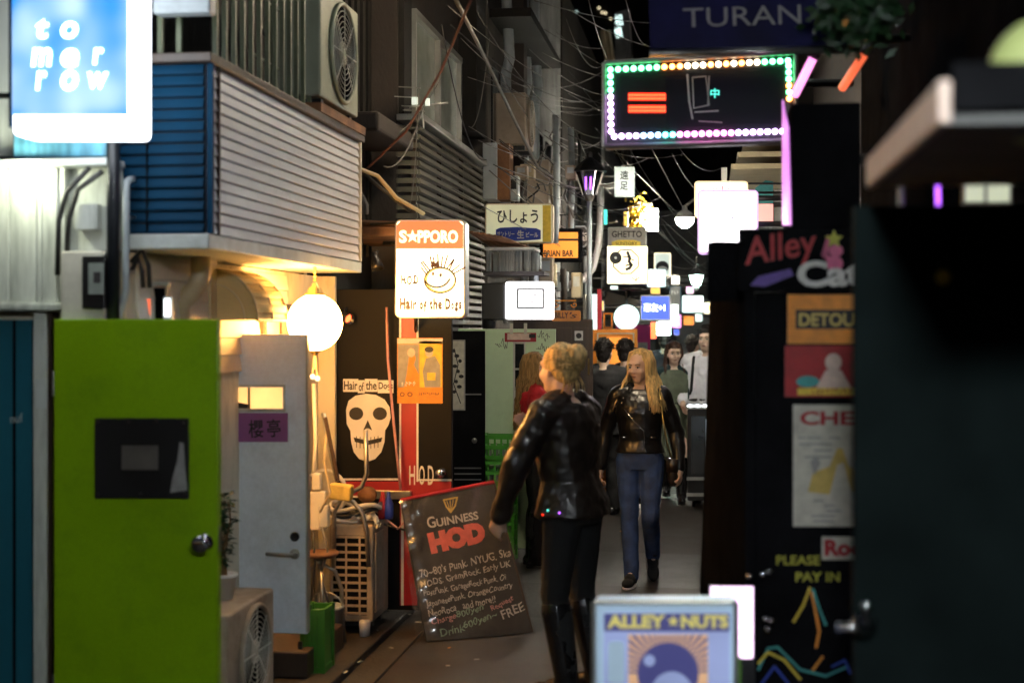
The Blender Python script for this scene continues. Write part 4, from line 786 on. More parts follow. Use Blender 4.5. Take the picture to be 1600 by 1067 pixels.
# dark wooden door, orange shop front, pink panel
dd, pl = leaf('dark_wooden_door', 'dark brown wooden door with a small white sticker', (802, 499, 926), 13.2, 'dark_wood', bot=.08)
for a, b, y0, y1 in ((872, 893, 512, 600), (898, 919, 512, 600), (872, 919, 612, 700)): slab(pl, rect(a, y0, b, y1), .006, .005).build('panel', 'dark_wood', dd, bev=.004)
s_ = slab(pl, rect(898, 517, 911, 532), .009, .002).build('sticker', 'chalk_white', dd); slab(pl, ell(904.5, 524.5, 4.5, 4.5, 14), .0105, .001).build('sticker_print', 'ink', s_)
MB().tube([pl.at(920, 560, .02), pl.at(920, 585, .02)], .008).build('handle', 'brass', dd)
od, pl = leaf('orange_door', 'bright orange door with pale frame behind the dark-haired men', (884, 514, 996), 15.0, 'orange_panel', bot=.06)
m = stroke(pl, rect(934, 521, 990, 760), 2, .003, closed=True); m.build('line', 'pale_print', od); slab(pl, rect(940, 527, 984, 700), .003, .002).build('panel', 'lit_amber', od)
pp, pl = leaf('pink_door', 'hot pink panel with a pale notice behind the walking blonde woman', (962, 508, 1016), 17.2, 'pink_panel', bot=.06); slab(pl, rect(997, 535, 1012, 552), .004, .003).build('notice', 'pale_print', pp); scrawl(pl, 998, 543, 1010, 4, .006, 4).build('lettering', 'grey_print', pp)
# signs further along on the left
t = thing('vertical_kanji_sign', 'small pale vertical sign with two kanji beside the street lantern', 'sign', P(975, 307, 14.0)); pl = FY(14.0)
slab(pl, rect(960, 261, 991, 307), 0, .09).build('box', 'lit_palegreen', t, bev=.004); letters(pl, '遠', 969, 281, 982, 281, 14, .003, bold=.012).build('kanji', 'ink', t); letters(pl, '足', 969, 297, 981, 297, 13, .003, bold=.012).build('kanji', 'ink', t)
for y in (276, 290): arm(P(960, y, 14.05), P(930, y, 14.12), t, .01, 'dull_steel')
t, pl = signbox('grey_bar_sign', 'grey unlit GHETTO sign with a yellow badge above the octagon sign', 15.2, (950, 355, 1010, 392), .12, 'grey_pvc', 'grey_print', 2, 1.5)
letters(pl, 'GHETTO', 956, 371, 1003, 371, 10, .006, bold=.02).build('lettering', 'ink', t); slab(pl, [(956, 378), (966, 375), (990, 375), (1001, 378), (1001, 384), (956, 384)], .006, .001).build('badge', 'yellow_print', t); letters(pl, 'SUNTORY', 962, 383, 996, 383, 5, .008, bold=.01).build('badge_lettering', 'ink', t)
t, pl = signbox('octagon_logo_sign', 'white lit sign with an octagon, a record and a lizard', 14.6, (948, 384, 1012, 444), .13, 'alu_frame', 'lit_warmwhite', 2, 1)
oc = [(978 + 21 * math.cos(R(22.5 + 45 * k)), 409 + 20 * math.sin(R(22.5 + 45 * k))) for k in range(8)]; m = stroke(pl, oc, 2.0, .006, closed=True); m.build('octagon_line', 'ink', t)
rc_ = slab(pl, ell(962, 403, 9.5, 9.5), .0075, .001).build('record', 'ink', t); slab(pl, ell(962, 403, 2, 2, 12), .009, .001).build('record_hole', 'chalk_white', rc_)
m = stroke(pl, [(981, 396), (984, 402), (983, 409), (987, 414), (984, 419), (979, 421)], 4.5, .008); stroke(pl, [(983, 402), (974, 401)], 2, .008, m); stroke(pl, [(984, 404), (991, 407)], 2, .008, m); stroke(pl, [(986, 413), (978, 415)], 2.4, .008, m); slab(pl, ell(981, 395, 2.6, 2.6, 10), .009, .001, m); m.build('lizard', 'ink', t)
m = stroke(pl, [(988, 434), (993, 438), (1000, 433)], 1.4, .006); stroke(pl, [(994, 430), (994, 440)], 1.2, .006, m); m.build('signature', 'ink', t)
t = thing('yellow_plant_sign', 'bright white lit sign with yellow leaves beside it high up', 'sign', P(1014, 358, 18)); pl = FY(18.0); slab(pl, rect(1001, 327, 1027, 359), 0, .15).build('box', 'lit_lamp', t)
pv = MB(); random.seed(8); c = P(999, 335, 18)
for k in range(260):
    p_ = c + Vector((random.gauss(0, .06), random.gauss(0, .08), random.gauss(-.02, .11))); a = Vector((random.uniform(-1, 1), random.uniform(-1, 1), random.uniform(-1, 1))).normalized() * .035; b2 = a.cross(Vector((.3, 1, .2))).normalized() * .018; pv.add([p_ - a, p_ + b2, p_ + a, p_ - b2], [(0, 1, 2, 3)])
o = tag(pv.build('yellow_leaf_branch', 'yellow_leaf', fix=False), 'cluster of yellow leaves against the bright sign', 'plant'); o['kind'] = 'stuff'
t, pl = signbox('circle_picture_sign', 'small lit sign with a dark circle picture behind the octagon sign', 17.0, (1022, 395, 1048, 431), .1, 'lit_warmwhite', 'lit_palegreen', 2, 1); slab(pl, ell(1035, 417, 10, 9), .006, .001).build('circle', 'ink', t); slab(pl, ell(1035, 421, 8, 5), .0075, .001).build('hill', 'chalk_white', t)
t, pl = signbox('cyan_lit_sign', 'blank cyan-white lit sign under the circle picture sign', 16.4, (1011, 421, 1040, 448), .1, 'lit_cool', 'lit_cool', 2, 1)
t, pl = signbox('blue_screen_sign', 'blue lit sign with pale lettering next to the round white lantern', 16.0, (1000, 461, 1048, 501), .1, 'alu_frame', 'lit_screen', 2, 2.5)
letters(pl, '悪友+1', 1006, 487, 1039, 487, 13, .006, bold=.02).build('lettering', 'lit_bluewhite', t)
gc2 = P(979, 496, 15.5); rr2 = 20 / (2222 / 15.55)
t = thing('round_white_lantern', 'round white lantern glowing left of the blue sign', 'lantern', gc2 - Vector((0, 0, rr2))); MB().ball(gc2, rr2, 24, 14).build('globe', 'lit_cool', t, smooth=True); arm(gc2 + Vector((0, 0, rr2)), gc2 + Vector((0, 0, .3)), t)
t = thing('brown_awning', 'brown sloping awning above the round white lantern', 'awning', P(975, 470, 15.8)); MB().prism([P(948, 455, 15.6), P(1001, 470, 15.6), P(1001, 476, 15.6), P(944, 476, 15.6)], (0, .8, 0)).build('roof', 'dark_wood', t)
t, pl = signbox('teal_wall_sign', 'cyan-white lit wall sign near the end of the alley', 21.0, (1066, 462, 1099, 488), .1, 'lit_cool', 'lit_cool', 2, 1)
t, pl = signbox('dark_blue_notice', 'dark blue notice panel beside the cyan wall sign', 20.5, (1046, 447, 1064, 488), .06, 'blue_board', 'dark_print', 1, 1); scrawl(pl, 1048, 460, 1062, 6, .006, 5).build('lettering', 'grey_print', t)
t, pl = signbox('yellow_badge_sign', 'small white sign with a yellow badge at the dark pillar edge', 19.0, (1100, 473, 1131, 490), .08, 'lit_warmwhite', 'lit_warmwhite', 2, 1); slab(pl, rect(1108, 476, 1124, 485), .006, .001).build('badge', 'lit_yellow', t); letters(pl, 'SUN', 1110, 484, 1122, 484, 6, .008, bold=.02).build('lettering', 'ink', t)
t, pl = signbox('pale_door_sign', 'pale lit sign just below the blue sign', 18.5, (1030, 476, 1060, 508), .08, 'lit_cool', 'lit_cool', 1, 1)
t, pl = signbox('green_white_sign', 'white and green sign with dark writing behind the pink panel', 19.5, (1025, 503, 1048, 524), .08, 'lit_palegreen', 'lit_lantern', 1, 1); scrawl(pl, 1028, 517, 1045, 7, .006, 6).build('lettering', 'green_print', t)
t = thing('white_pipe', 'pale pipe bending down the narrow grey house under the lantern', 'pipe', P(940, 460, 14.3)); MB().tube([P(938, 290, 14.3), P(938, 350, 14.3), P(935, 385, 14.3), P(931, 400, 14.2), P(926, 420, 14.1), P(910, 437, 13.9), P(888, 446, 13.7)], .035, 12).build('pipe', 'pot', t, smooth=True)
t = thing('white_shop_curtain', 'white curtain and red post beside the dark wooden door', 'curtain', P(925, 520, 13.6)); MB().grid(lambda u, v: P(911 + 14 * u, 460 + 45 * v, 13.7 + .05 * math.sin(u * 20)), 14, 4).build('cloth', 'paper', t, smooth=True); MB().box(*px_bar(933, 940, 452, 515, 13.9, .05)).build('post', 'red_paint', t); MB().box(*px_bar(925, 933, 460, 515, 13.95, .03)).build('panel', 'lit_cool', t)
t = thing('orange_frame', 'small orange frame between the red post and white lantern', 'holder', P(950, 515, 15.1)); stroke(FY(15.1), rect(944, 490, 956, 512), 3, 0, closed=True).build('outline', 'orange_panel', t)  # a bare orange frame, nothing held in it

# street lanterns: one hexagonal, round hanging ones
def hex_lantern(label, c, s, lm):
    t = thing('street_lantern', label, 'lantern', c); c = Vector(c)
    MB().lathe(c, [(.06 * s, 0), (.13 * s, .22 * s), (.125 * s, .22 * s), (.055 * s, .005)], 6).build('glass', 'dark_glass' if lm == 'lit_purple' else lm, t)
    for k in range(6):
        a = k * math.pi / 3; MB().bar(c + Vector((.062 * s * math.cos(a), .062 * s * math.sin(a), 0)), c + Vector((.133 * s * math.cos(a), .133 * s * math.sin(a), .22 * s)), .012 * s).build('frame_bar', 'alu_frame', t)
    MB().lathe(c, [(.17 * s, .222 * s), (.15 * s, .25 * s), (.08 * s, .32 * s), (.03 * s, .36 * s), (.03 * s, .4 * s), (.01 * s, .42 * s)], 12).build('roof', 'black_paint', t)
    MB().lathe(c, [(.03 * s, -.06 * s), (.06 * s, -.01 * s)], 10).build('base', 'dull_steel', t)
    return t
hc = P(921, 305, 13.6)
t = hex_lantern('hexagonal street lantern with a violet glow left of the kanji sign', hc, 1.0, 'lit_purple')
for dx in (-.022, .022): MB().tube([hc + Vector((dx, -.135, .04)), hc + Vector((dx * 1.1, -.14, .16))], .009, 8).build('tube_lamp', 'lit_purple', t)
MB().tube([hc + Vector((0, 0, -.06)), hc + Vector((0, 0, -1.5))], .025, 10).build('post', 'grey_pvc', t, smooth=True)
t = hex_lantern('small green-white lantern hanging above the cyan wall sign', P(1088, 449, 20), .75, 'lit_lantern'); MB().tube([P(1088, 430, 20), P(1088, 400, 20)], .01).build('hanger', 'iron', t)
def globe_lamp(label, c, r, lm='lit_lamp'):
    c = Vector(c); t = thing('hanging_street_lamp', label, 'street lamp', c - Vector((0, 0, r)), 'round hanging street lamps')
    MB().lathe(c, [(.02, -r * .98), (r * .5, -r * .86), (r * .87, -r * .5), (r, 0), (r * .95, .005)], 20).build('bowl', lm, t, smooth=True)
    MB().lathe(c, [(r * 1.02, .006), (r * .98, .02), (r * .75, r * .65), (r * .3, r * .95), (r * .28, r * 1.3), (.02, r * 1.4)], 20).build('hood', 'pale_trim', t, smooth=True)
    MB().tube([c + Vector((0, 0, r * 1.3)), c + Vector((.1, 0, r * 2.2)), c + Vector((.5, .1, r * 2.6))], .015, 8).build('arm', 'dull_steel', t, smooth=True); return t
globe_lamp('round hanging street lamp lit below, in the middle of the wires', P(1070, 342, 13.0), .085)

t = thing('teal_neon_tube', 'short vertical teal neon tube right of the street lantern', 'neon tube', P(946, 352, 15.3)); MB().tube([P(946, 327, 15.3), P(946, 351, 15.3)], .02, 8).build('tube', 'lit_teal', t, smooth=True); MB().tube([P(946, 327, 15.3), P(942, 318, 15.5)], .012).build('socket', 'black_plastic', t)
t, pl = signbox('narrow_yellow_sign', 'narrow vertical yellow lit sign above the grey sign', 16.2, (974, 330, 981, 354), .06, 'black_paint', 'lit_yellow', 1, 1)
t, pl = signbox('pink_far_sign', 'small pink lit sign between the blue sign and the couple', 21.5, (1050, 492, 1064, 512), .06, 'lit_pink', 'lit_pink', 1, 1)
t, pl = signbox('orange_far_sign', 'small orange lit sign near the end of the alley', 23.0, (1068, 494, 1084, 508), .06, 'lit_amber', 'lit_amber', 1, 1)
for k, (Y_, bx, fm, lb) in enumerate(((17.6, (1016, 449, 1032, 460), 'lit_yellow', 'small yellow lit sign above the blue sign'), (18.8, (1049, 430, 1062, 446), 'lit_palegreen', 'dim pale green sign right of the circle picture sign'), (22.0, (1072, 446, 1084, 459), 'lit_pink', 'tiny pink lit sign under the green-white lantern'), (24.0, (1086, 490, 1098, 503), 'lit_cool', 'tiny cyan lit sign above the white shirt man'), (17.8, (1016, 503, 1026, 530), 'lit_red', 'narrow red lit sign beside the pink panel'), (14.9, (929, 470, 944, 486), 'lit_window', 'small warm lit window sign above the orange door'), (15.3, (953, 446, 966, 453), 'lit_cool', 'thin cyan strip sign under the octagon sign'), (25.0, (1052, 514, 1062, 524), 'lit_screen', 'tiny blue lit sign between the couple'))):
    signbox('far_lit_sign', lb, Y_, bx, .06, 'alu_frame', fm, 1, 1, group='small lit signs far down the alley')
# high far sign on tower
t = thing('rooftop_sign', 'tall pale rooftop sign with cyan kanji far above', 'sign', P(976, 95, 34)); pl = FY(34.0); slab(pl, [(961, 20), (983, 14), (988, 100), (961, 95)], 0, .5).build('panel', 'grey_wall', t); letters(pl, '相', 962, 42, 974, 40, 18, .01, bold=.02).build('kanji', 'lit_cool', t); letters(pl, '模', 962, 61, 974, 59, 17, .01, bold=.02).build('kanji', 'lit_cool', t)
for x in (950, 958): MB().tube([P(x - 8, 48, 33.9), P(x, 100, 33.9)], .06).build('brace', 'beige_metal', t)
MB().tube([P(980, 95, 34.2), P(980, 420, 34.2)], .12).build('mast', 'iron', t)
# ------------------------------------------------------------------ right side
# bulb-edged sign
t = thing('bulb_edged_sign', 'black sign edged with coloured bulbs and two red bars', 'sign', P(1090, 225, 6.9)); pl = FY(6.9)
q = [(944, 99), (1243, 83), (1243, 220), (944, 229)]
slab(pl, q, 0, .16).build('housing', 'black_paint', t, bev=.006)
slab(pl, [(962, 115), (1226, 103), (1226, 201), (962, 209)], .006, .005).build('face', 'dark_glass', t)
for a, b in ((q[0], q[1]), (q[1], q[2]), (q[2], q[3]), (q[3], q[0])): MB().tube([pl.at(*a, .004), pl.at(*b, .004)], .012, 8).build('frame_edge', 'dull_steel', t)
def lerp(a, b, s): return (a[0] + (b[0] - a[0]) * s, a[1] + (b[1] - a[1]) * s)
ring = [(954, 108), (1234, 95), (1234, 158), None, (1224, 206), (958, 214), (954, 112)]
bulbs = []
for a, b, n in (((954, 110), (1231, 96), 24), ((1232, 104), (1233, 155), 6), ((1222, 206), (960, 214), 24), ((955, 206), (954, 120), 9)):
    for k in range(n): bulbs.append(lerp(a, b, k / (n - 1)))
def bulb_colour(i, x, y):
    if y < 125 and x > 957: return ('led_0' if x < 1030 or x > 1190 else 'led_1' if x < 1070 or (1100 < x < 1180 and i % 2) else 'led_6')
    if x > 1225: return 'led_1' if i % 2 else 'led_0'
    if y > 200: return 'led_2' if x < 1000 else 'led_3' if x < 1030 else 'led_5' if x < 1060 else 'led_4' if x < 1150 else 'led_2'
    return 'led_2' if y > 150 else 'led_0'
for i, (x, y) in enumerate(bulbs): MB().ball(pl.at(x, y, .012), .013, 8, 6).build('bulb', bulb_colour(i, x, y), t, smooth=True)
for y0 in (146, 165):
    bb = slab(pl, rect(982, y0, 1040, y0 + 12), .009, .002).build('red_bar', 'lit_redglow', t)
m = MB()
for k in range(2):
    for j in range(15): [m.ball(pl.at(984 + 3.9 * j, 149.5 + 5.5 * q_ + 19 * k, .011), .0042, 6, 4) for q_ in (0, 1)]
o = m.build('red_bar_diodes', 'lit_red', t); o['kind'] = 'stuff'
m = stroke(pl, [(1074, 118), (1077, 160), (1082, 186)], 3, .0085); stroke(pl, [(1082, 122), (1103, 120), (1108, 165), (1084, 170), (1082, 122)], 1.8, .0085, m); stroke(pl, [(1108, 120), (1106, 165)], 2, .0085, m); stroke(pl, [(1086, 176), (1122, 174)], 2.4, .0085, m); stroke(pl, [(1092, 190), (1128, 192)], 1.5, .0085, m); m.build('wiped_drawing', 'chalk_white', t)
letters(pl, '中', 1110, 154, 1124, 154, 15, .0085, bold=.01).build('lettering', 'lit_teal', t)
arm(P(1240, 130, 6.95), P(1330, 130, 7.2), t, .02)
# dark blue sign above it
t = thing('dark_blue_sign', 'dark blue board with faint hand-painted TURAN letters at the top', 'sign', P(1150, 80, 5.7)); pl = FY(5.7)
slab(pl, [(1012, -40), (1330, -40), (1330, 74), (1016, 80)], 0, .05).build('board', 'purple_board', t).data.materials[0] = mat('navy_board', (.010, .010, .06), .6, var=.4, bump=.1, spec=.15)
MB().tube([pl.at(1015, 84, 0), pl.at(1335, 78, 0)], .016, 8).build('bottom_rail', 'dull_steel', t, smooth=True)
letters(pl, 'TURAN', 1068, 44, 1252, 38, 30, .004).build('lettering', 'grey_print', t)
arm(P(1300, 60, 5.75), P(1420, 60, 6.0), t, .015)
# neon tube stubs
for k, (a, b, m_, lb) in enumerate((((1242, 148), (1270, 92), 'lit_pink', 'lilac neon tube slanting right of the bulb-edged sign'), ((1316, 138), (1350, 86), 'lit_orange', 'orange neon tube slanting above the black sign box'))):
    t = thing('neon_tube', lb, 'neon tube', P(*a, 6.2)); MB().tube([P(*a, 6.2), P(*b, 6.0)], .018, 10).build('tube', m_, t, smooth=True); MB().tube([P(*b, 6.0), P(b[0] + 12, b[1] - 20, 6.1)], .022, 8).build('socket', 'black_plastic', t)
    MB().tube([P(b[0] + 12, b[1] - 20, 6.1), P(1420, b[1] - 30, 6.4)], .012).build('bracket_arm', 'iron', t)
# black sign box; its glowing lilac strip paints the bulb sign's reflection
t = thing('black_sign_box', 'black sign box with a painted lilac reflection on its edge above the cat sign', 'sign box', P(1285, 360, 5.2))
MB().box(*px_bar(1237, 1345, 160, 357, 5.2, .6)).build('box', 'black_matt', t, bev=.006)
a, b = P(1233, 160, 5.19), P(1233, 352, 5.19)
MB().prism([P(1222, 157, 5.7), P(1230, 200, 5.25), P(1233, 300, 5.22), P(1234, 352, 5.2), P(1222, 352, 5.55), P(1222, 230, 5.7)], (.006, 0, 0)).build('edge_strip', 'lit_purple', t).data.materials[0] = lit('lilac_reflection', (.75, .25, .85), .4, evar=.4)
arm(P(1340, 250, 5.5), P(1400, 250, 5.6), t, .02)
# cat sign and stickered door
t = thing('cat_bar_sign', 'black bar sign with red and white painted cat lettering', 'sign', P(1250, 455, 5.0)); pl = FY(5.0)
slab(pl, rect(1154, 357, 1360, 456), 0, .05).build('board', 'black_matt', t)
letters(pl, 'Alley', 1166, 428, 1282, 410, 56, .004, bold=.015, shear=.15).build('lettering', 'red_print', t); letters(pl, 'Cats', 1246, 450, 1372, 446, 42, .006, bold=.04).build('lettering', 'chalk_white', t)
m = stroke(pl, [(1296, 372), (1292, 384), (1288, 398), (1298, 408)], 9, .0045); slab(pl, ell(1306, 392, 11, 10), .0048, .001, m); slab(pl, ell(1304, 412, 13, 12), .0046, .001, m); m.build('cat_figure', 'pink_print', t)
slab(pl, [(1303 + (15 if i % 2 == 0 else 7) * math.sin(i * math.pi / 5), 374 - (15 if i % 2 == 0 else 7) * math.cos(i * math.pi / 5)) for i in range(10)], .006, .001).build('star', 'dim_yellow', t)
slab(pl, [(1172, 446), (1185, 432), (1235, 420), (1240, 430), (1195, 448)], .0035, .001).build('brush_mark', 'purple_print', t)
cdr, pl = leaf('stickered_door', 'black door covered with stickers and posters under the cat sign', (1180, 457, 1365), 5.05, 'black_matt', bot=.1)
s_ = slab(pl, rect(1230, 460, 1350, 537), .004, .003).build('orange_sticker', 'orange_print', cdr).data.materials[0]
x_ = slab(pl, rect(1243, 484, 1350, 514), .006, .001).build('sticker_bar', 'ink', cdr); letters(pl, 'DETOUR', 1248, 510, 1352, 510, 21, .008, bold=.03).build('lettering', 'gold_print', x_)
x_ = slab(pl, rect(1226, 540, 1350, 620), .004, .003).build('red_sticker', 'red_print', cdr); slab(pl, ell(1302, 566, 13, 14), .006, .001).build('figure_head', 'skin_print', x_); slab(pl, [(1290, 578), (1314, 578), (1330, 606), (1275, 606)], .0055, .001).build('figure_body', 'skin_print', x_); slab(pl, ell(1262, 596, 18, 9), .0065, .001).build('blue_patch', 'teal_print', x_); slab(pl, rect(1246, 606, 1350, 617), .0068, .001).build('yellow_strip', 'yellow_print', x_); scrawl(pl, 1268, 615, 1350, 9, .0085, 7).build('lettering', 'red_print', x_)
x_ = slab(pl, rect(1239, 632, 1360, 822), .004, .003).build('cheese_poster', 'pale_print', cdr); letters(pl, 'CHEESE', 1250, 664, 1396, 664, 22, .006, bold=.035).build('lettering', 'red_print', x_)
letters(pl, 'GARFIELD FIVE', 1252, 678, 1350, 678, 9, .006).build('lettering', 'gold_print', x_) if False else None
slab(pl, [(1262, 768), (1270, 738), (1296, 728), (1308, 700), (1316, 700), (1326, 728), (1350, 742), (1350, 770), (1330, 768), (1318, 722), (1308, 726), (1296, 772)], .006, .001).build('cheese_figure', 'gold_print', x_)
slab(pl, [(1266, 720), (1276, 712), (1282, 724), (1272, 742)], .0062, .001).build('grey_patch', 'grey_print', x_)
m = MB(); random.seed(11)
for k in range(22):
    xx, yy = random.uniform(1246, 1300), random.choice([682, 692, 702, 712, 780, 788, 796, 804, 812]); L_ = random.uniform(8, 26); slab(pl, rect(xx, yy, xx + L_, yy + 3), .0062, .001, m)
o = m.build('small_print', 'grey_print', x_); o['kind'] = 'stuff'
x_ = slab(pl, rect(1284, 838, 1350, 874), .004, .003).build('white_sticker', 'pale_print', cdr); letters(pl, 'Roc', 1288, 868, 1345, 868, 26, .006, bold=.05).build('lettering', 'red_print', x_)
m = letters(pl, 'PLEASE', 1213, 882, 1281, 882, 15, .004, bold=.02); letters(pl, 'PAY IN', 1243, 908, 1312, 908, 15, .004, bold=.02, mb=m); m.build('lettering', 'dim_yellow', cdr)
random.seed(21)
for k, (mm, pts) in enumerate((('teal_print', [(1185, 1045), (1200, 1012), (1215, 1010), (1250, 1045), (1290, 1055), (1325, 1040)]), ('yellow_print', [(1185, 1035), (1200, 1018), (1225, 1030), (1250, 1060)]), ('blue_print', [(1190, 1067), (1210, 1040), (1232, 1067)]), ('teal_print', [(1270, 920), (1280, 950), (1290, 975)]), ('yellow_print', [(1265, 918), (1255, 945), (1240, 970)]), ('orange_print', [(1268, 925), (1280, 985), (1275, 1010)]), ('blue_print', [(1300, 1040), (1320, 1030), (1328, 1050)]), ('orange_print', [(1270, 1045), (1285, 1025)]))):
    stroke(pl, pts, 4, .004 + .0004 * k).build('paint_splash', mm, cdr)
MB().box(P(1180, 500, 5.05).x - .035, P(1180, 500, 5.05).x - .002, 5.04, 5.10, .1, 1.95).build('edge_post', 'black_matt', cdr)
# dark pillar panel in front of the alley's right side
t = thing('dark_door_edge', 'tall black half-open door seen nearly edge-on', 'door', P(1130, 930, 5.6))
MB().prism([P(1112, 378, 6.6), P(1150, 378, 5.25), P(1163, 390, 5.2), P(1172, 1060, 5.2), P(1160, 1067, 5.2), P(1094, 925, 6.6)], (.03, 0, 0)).build('leaf', 'black_matt', t)
MB().box(*px_bar(1105, 1165, 378, 470, 5.22, .05)).build('top_block', 'black_matt', t)
# near black door and awning
mat('near_black', (.007, .011, .011), .8, var=.3, bump=.1, spec=.03)
nd, pl = leaf('near_black_door', 'large blurred black door at the right edge with chrome lever', (1334, 322, 1720), 3.4, 'near_black', bot=.1)
MB().lathe(pl.at(1473, 434, 0), [(.016, 0), (.018, .012), (.012, .02)], 14, (0, -1, 0)).build('door_stud', 'yellow_print', nd)
lv = MB().lathe(pl.at(1352, 975, 0), [(.03, 0), (.03, .008), (.012, .012), (.012, .045)], 16, (0, -1, 0)).build('lever_base', 'chrome', nd, smooth=True)
MB().tube([pl.at(1352, 976, .045), pl.at(1330, 972, .05), pl.at(1305, 972, .045)], .009, 10).build('lever', 'chrome', lv, smooth=True); MB().lathe(pl.at(1352, 945, 0), [(.013, 0), (.012, .015)], 12, (0, -1, 0)).build('lock', 'chrome', nd, smooth=True)
t = thing('near_awning', 'grey door canopy with pale fascia at the upper right', 'canopy', (1.0, 3, 2.14))
MB().box(.372, 1.6, 2.3, 3.32, 2.14, 2.155).build('soffit', 'grey_wall', t); MB().box(.352, .370, 2.28, 3.33, 2.138, 2.205).build('fascia', 'skin_print', t, bev=.004); MB().box(.372, 1.6, 2.281, 2.299, 2.157, 2.23).build('front_board', 'black_matt', t); MB().box(.372, 1.6, 2.3, 3.32, 2.16, 2.2).build('core', 'black_matt', t)
t = thing('olive_lamp_shade', 'blurred olive shade in the top right corner', 'lamp shade', P(1610, 90, 2.5)); MB().ball(P(1640, 130, 2.5), (.105, .06, .115), 20, 12).build('shade', 'mint_paint', t, smooth=True).data.materials[0] = mat('olive', (.3, .34, .12), .6); MB().tube([P(1640, 130, 2.5), P(1640, -60, 2.6)], .01).build('cord', 'cable_black', t)
t = thing('rear_windows', 'two dim yellow windows above the near black door', 'window', P(1540, 316, 7.2))
for a, b in ((1508, 1538), (1543, 1578)): f_ = MB().box(*px_bar(a - 3, b + 3, 276, 320, 3.9, .03)).build('frame', 'dark_wood', t); MB().box(*px_bar(a, b, 280, 316, 3.895, .004)).build('pane', 'lit_cream', f_)
tag(MB().tube([P(1465, 285, 3.8), P(1466, 325, 3.8)], .006).build('violet_tube', 'lit_purple'), 'small violet light tube above the near black door', 'light tube')
tag(MB().tube([P(1408, 280, 3.9), P(1408, 330, 3.9)], .01).build('grey_pole', 'dull_steel'), 'thin grey pole above the near black door', 'pole')
t = thing('dangling_bush', 'dark hanging plant in front of the right-hand house top', 'plant', P(1290, 60, 5.3)); m = MB(); random.seed(4); c = P(1335, 22, 5.35)
for k in range(900):
    p_ = c + Vector((random.gauss(0, .065), random.gauss(0, .1), random.gauss(.02, .06))); a = Vector((random.uniform(-1, 1), random.uniform(-1, 1), random.uniform(-1, 1))).normalized() * .03; b2 = a.cross(Vector((.3, 1, .2))).normalized() * .012; m.add([p_ - a, p_ + b2, p_ + a, p_ - b2], [(0, 1, 2, 3)])
o = m.build('foliage', 'leaf', t, fix=False); o['kind'] = 'stuff'; MB().tube([c + Vector((0, .1, -.1)), c + Vector((.1, .15, .6))], .012).build('stem', 'wood', t)
# standing lit poster by the lower edge
t = thing('standing_poster_light', 'lit standing poster stand lettered alley nuts at the lower edge', 'sign', (P(1037, 1000, 4.4).x, 4.42, 0)); pl = FY(4.4)
x0, x1 = P(926, 940, 4.4).x, P(1152, 940, 4.4).x
slab(pl, rrect(926, 936, 1152, 1420, 12), 0, .07).build('frame', 'lit_frame', t, bev=.006)
for a, b in (((930, 940), (1148, 940)), ((928, 940), (928, 1400)), ((1150, 940), (1150, 1400))): MB().tube([pl.at(*a, .004), pl.at(*b, .004)], .008, 8).build('chrome_edge', 'alu_frame', t)
slab(pl, rect(944, 957, 1140, 1400), .006, .003).build('poster', 'lit_poster', t); slab(pl, rect(944, 957, 1140, 985), .008, .001).build('title_band', 'lit_dusk', t)
m = letters(pl, 'ALLEY', 949, 980, 1040, 980, 21, .010, bold=.05); letters(pl, 'NUTS', 1064, 980, 1138, 980, 21, .010, bold=.05, mb=m); m.build('lettering', 'lit_gold', t); slab(pl, [(1052 + (10 if i % 2 == 0 else 4.2) * math.sin(i * math.pi / 5), 969 - (10 if i % 2 == 0 else 4.2) * math.cos(i * math.pi / 5)) for i in range(10)], .010, .001).build('star', 'lit_gold', t)
slab(pl, rect(982, 990, 1106, 1120), .008, .001).build('sunburst', 'lit_rays', t); m = MB()
for k in range(24):
    a0, a1 = R(180 + k * 7.6), R(180 + k * 7.6 + 3.6); rim_ = lambda a: min(61 / max(.01, abs(math.cos(a))), 59 / max(.01, abs(math.sin(a))))
    m.add([pl.at(1044 + r_ * math.cos(a), 1050 + r_ * math.sin(a), .0095) for a, r_ in ((a0, 46), (a0, rim_(a0)), (a1, rim_(a1)), (a1, 46))], [(0, 1, 2, 3)])
m.build('ray', 'lit_dusk', t); slab(pl, ell(1044, 1050, 48, 48), .0105, .001).build('globe_print', 'lit_dusk', t); slab(pl, ell(1050, 1085, 34, 38), .0115, .001).build('pale_print', 'lit_poster', t); slab(pl, ell(1015, 1030, 9, 9), .0115, .001).build('moon_print', 'lit_poster', t); slab(pl, rrect(950, 1000, 976, 1067, 8), .009, .001).build('bottle_print', 'lit_frame', t)
for x in (945, 1130): MB().box(P(x, 940, 4.4).x - .02, P(x, 940, 4.4).x + .02, 4.3, 4.6, 0, .04).build('foot', 'alu_frame', t)
MB().box(x0 + .02, x1 - .02, 4.41, 4.46, .03, .12).build('base', 'alu_frame', t)
slab(pl, rect(1153, 1030, 1158, 1300), -.02, .02).build('green_edge', 'green_print', t)
t = thing('pink_led_board', 'glowing pink-white LED board behind the standing poster', 'sign', (P(1145, 1000, 4.8).x, 4.82, 0)); pl = FY(4.8)
for a in (rrect(1110, 918, 1126, 936, 3), rect(1127, 918, 1177, 940), rect(1127, 941, 1177, 978), rect(1154, 979, 1177, 994), rrect(1154, 996, 1177, 1028, 4)): slab(pl, a, 0, .03).build('led_cell', 'lit_hot', t).data.materials[0] = MAT.get('lit_pinkwhite') or lit('lit_pinkwhite', (1, .66, 1), .9)
MB().box(*px_bar(1150, 1180, 1029, 1240, 4.81, .03)).build('stand', 'black_plastic', t); MB().box(*px_bar(1108, 1179, 917, 1030, 4.832, .02)).build('back_plate', 'black_plastic', t)
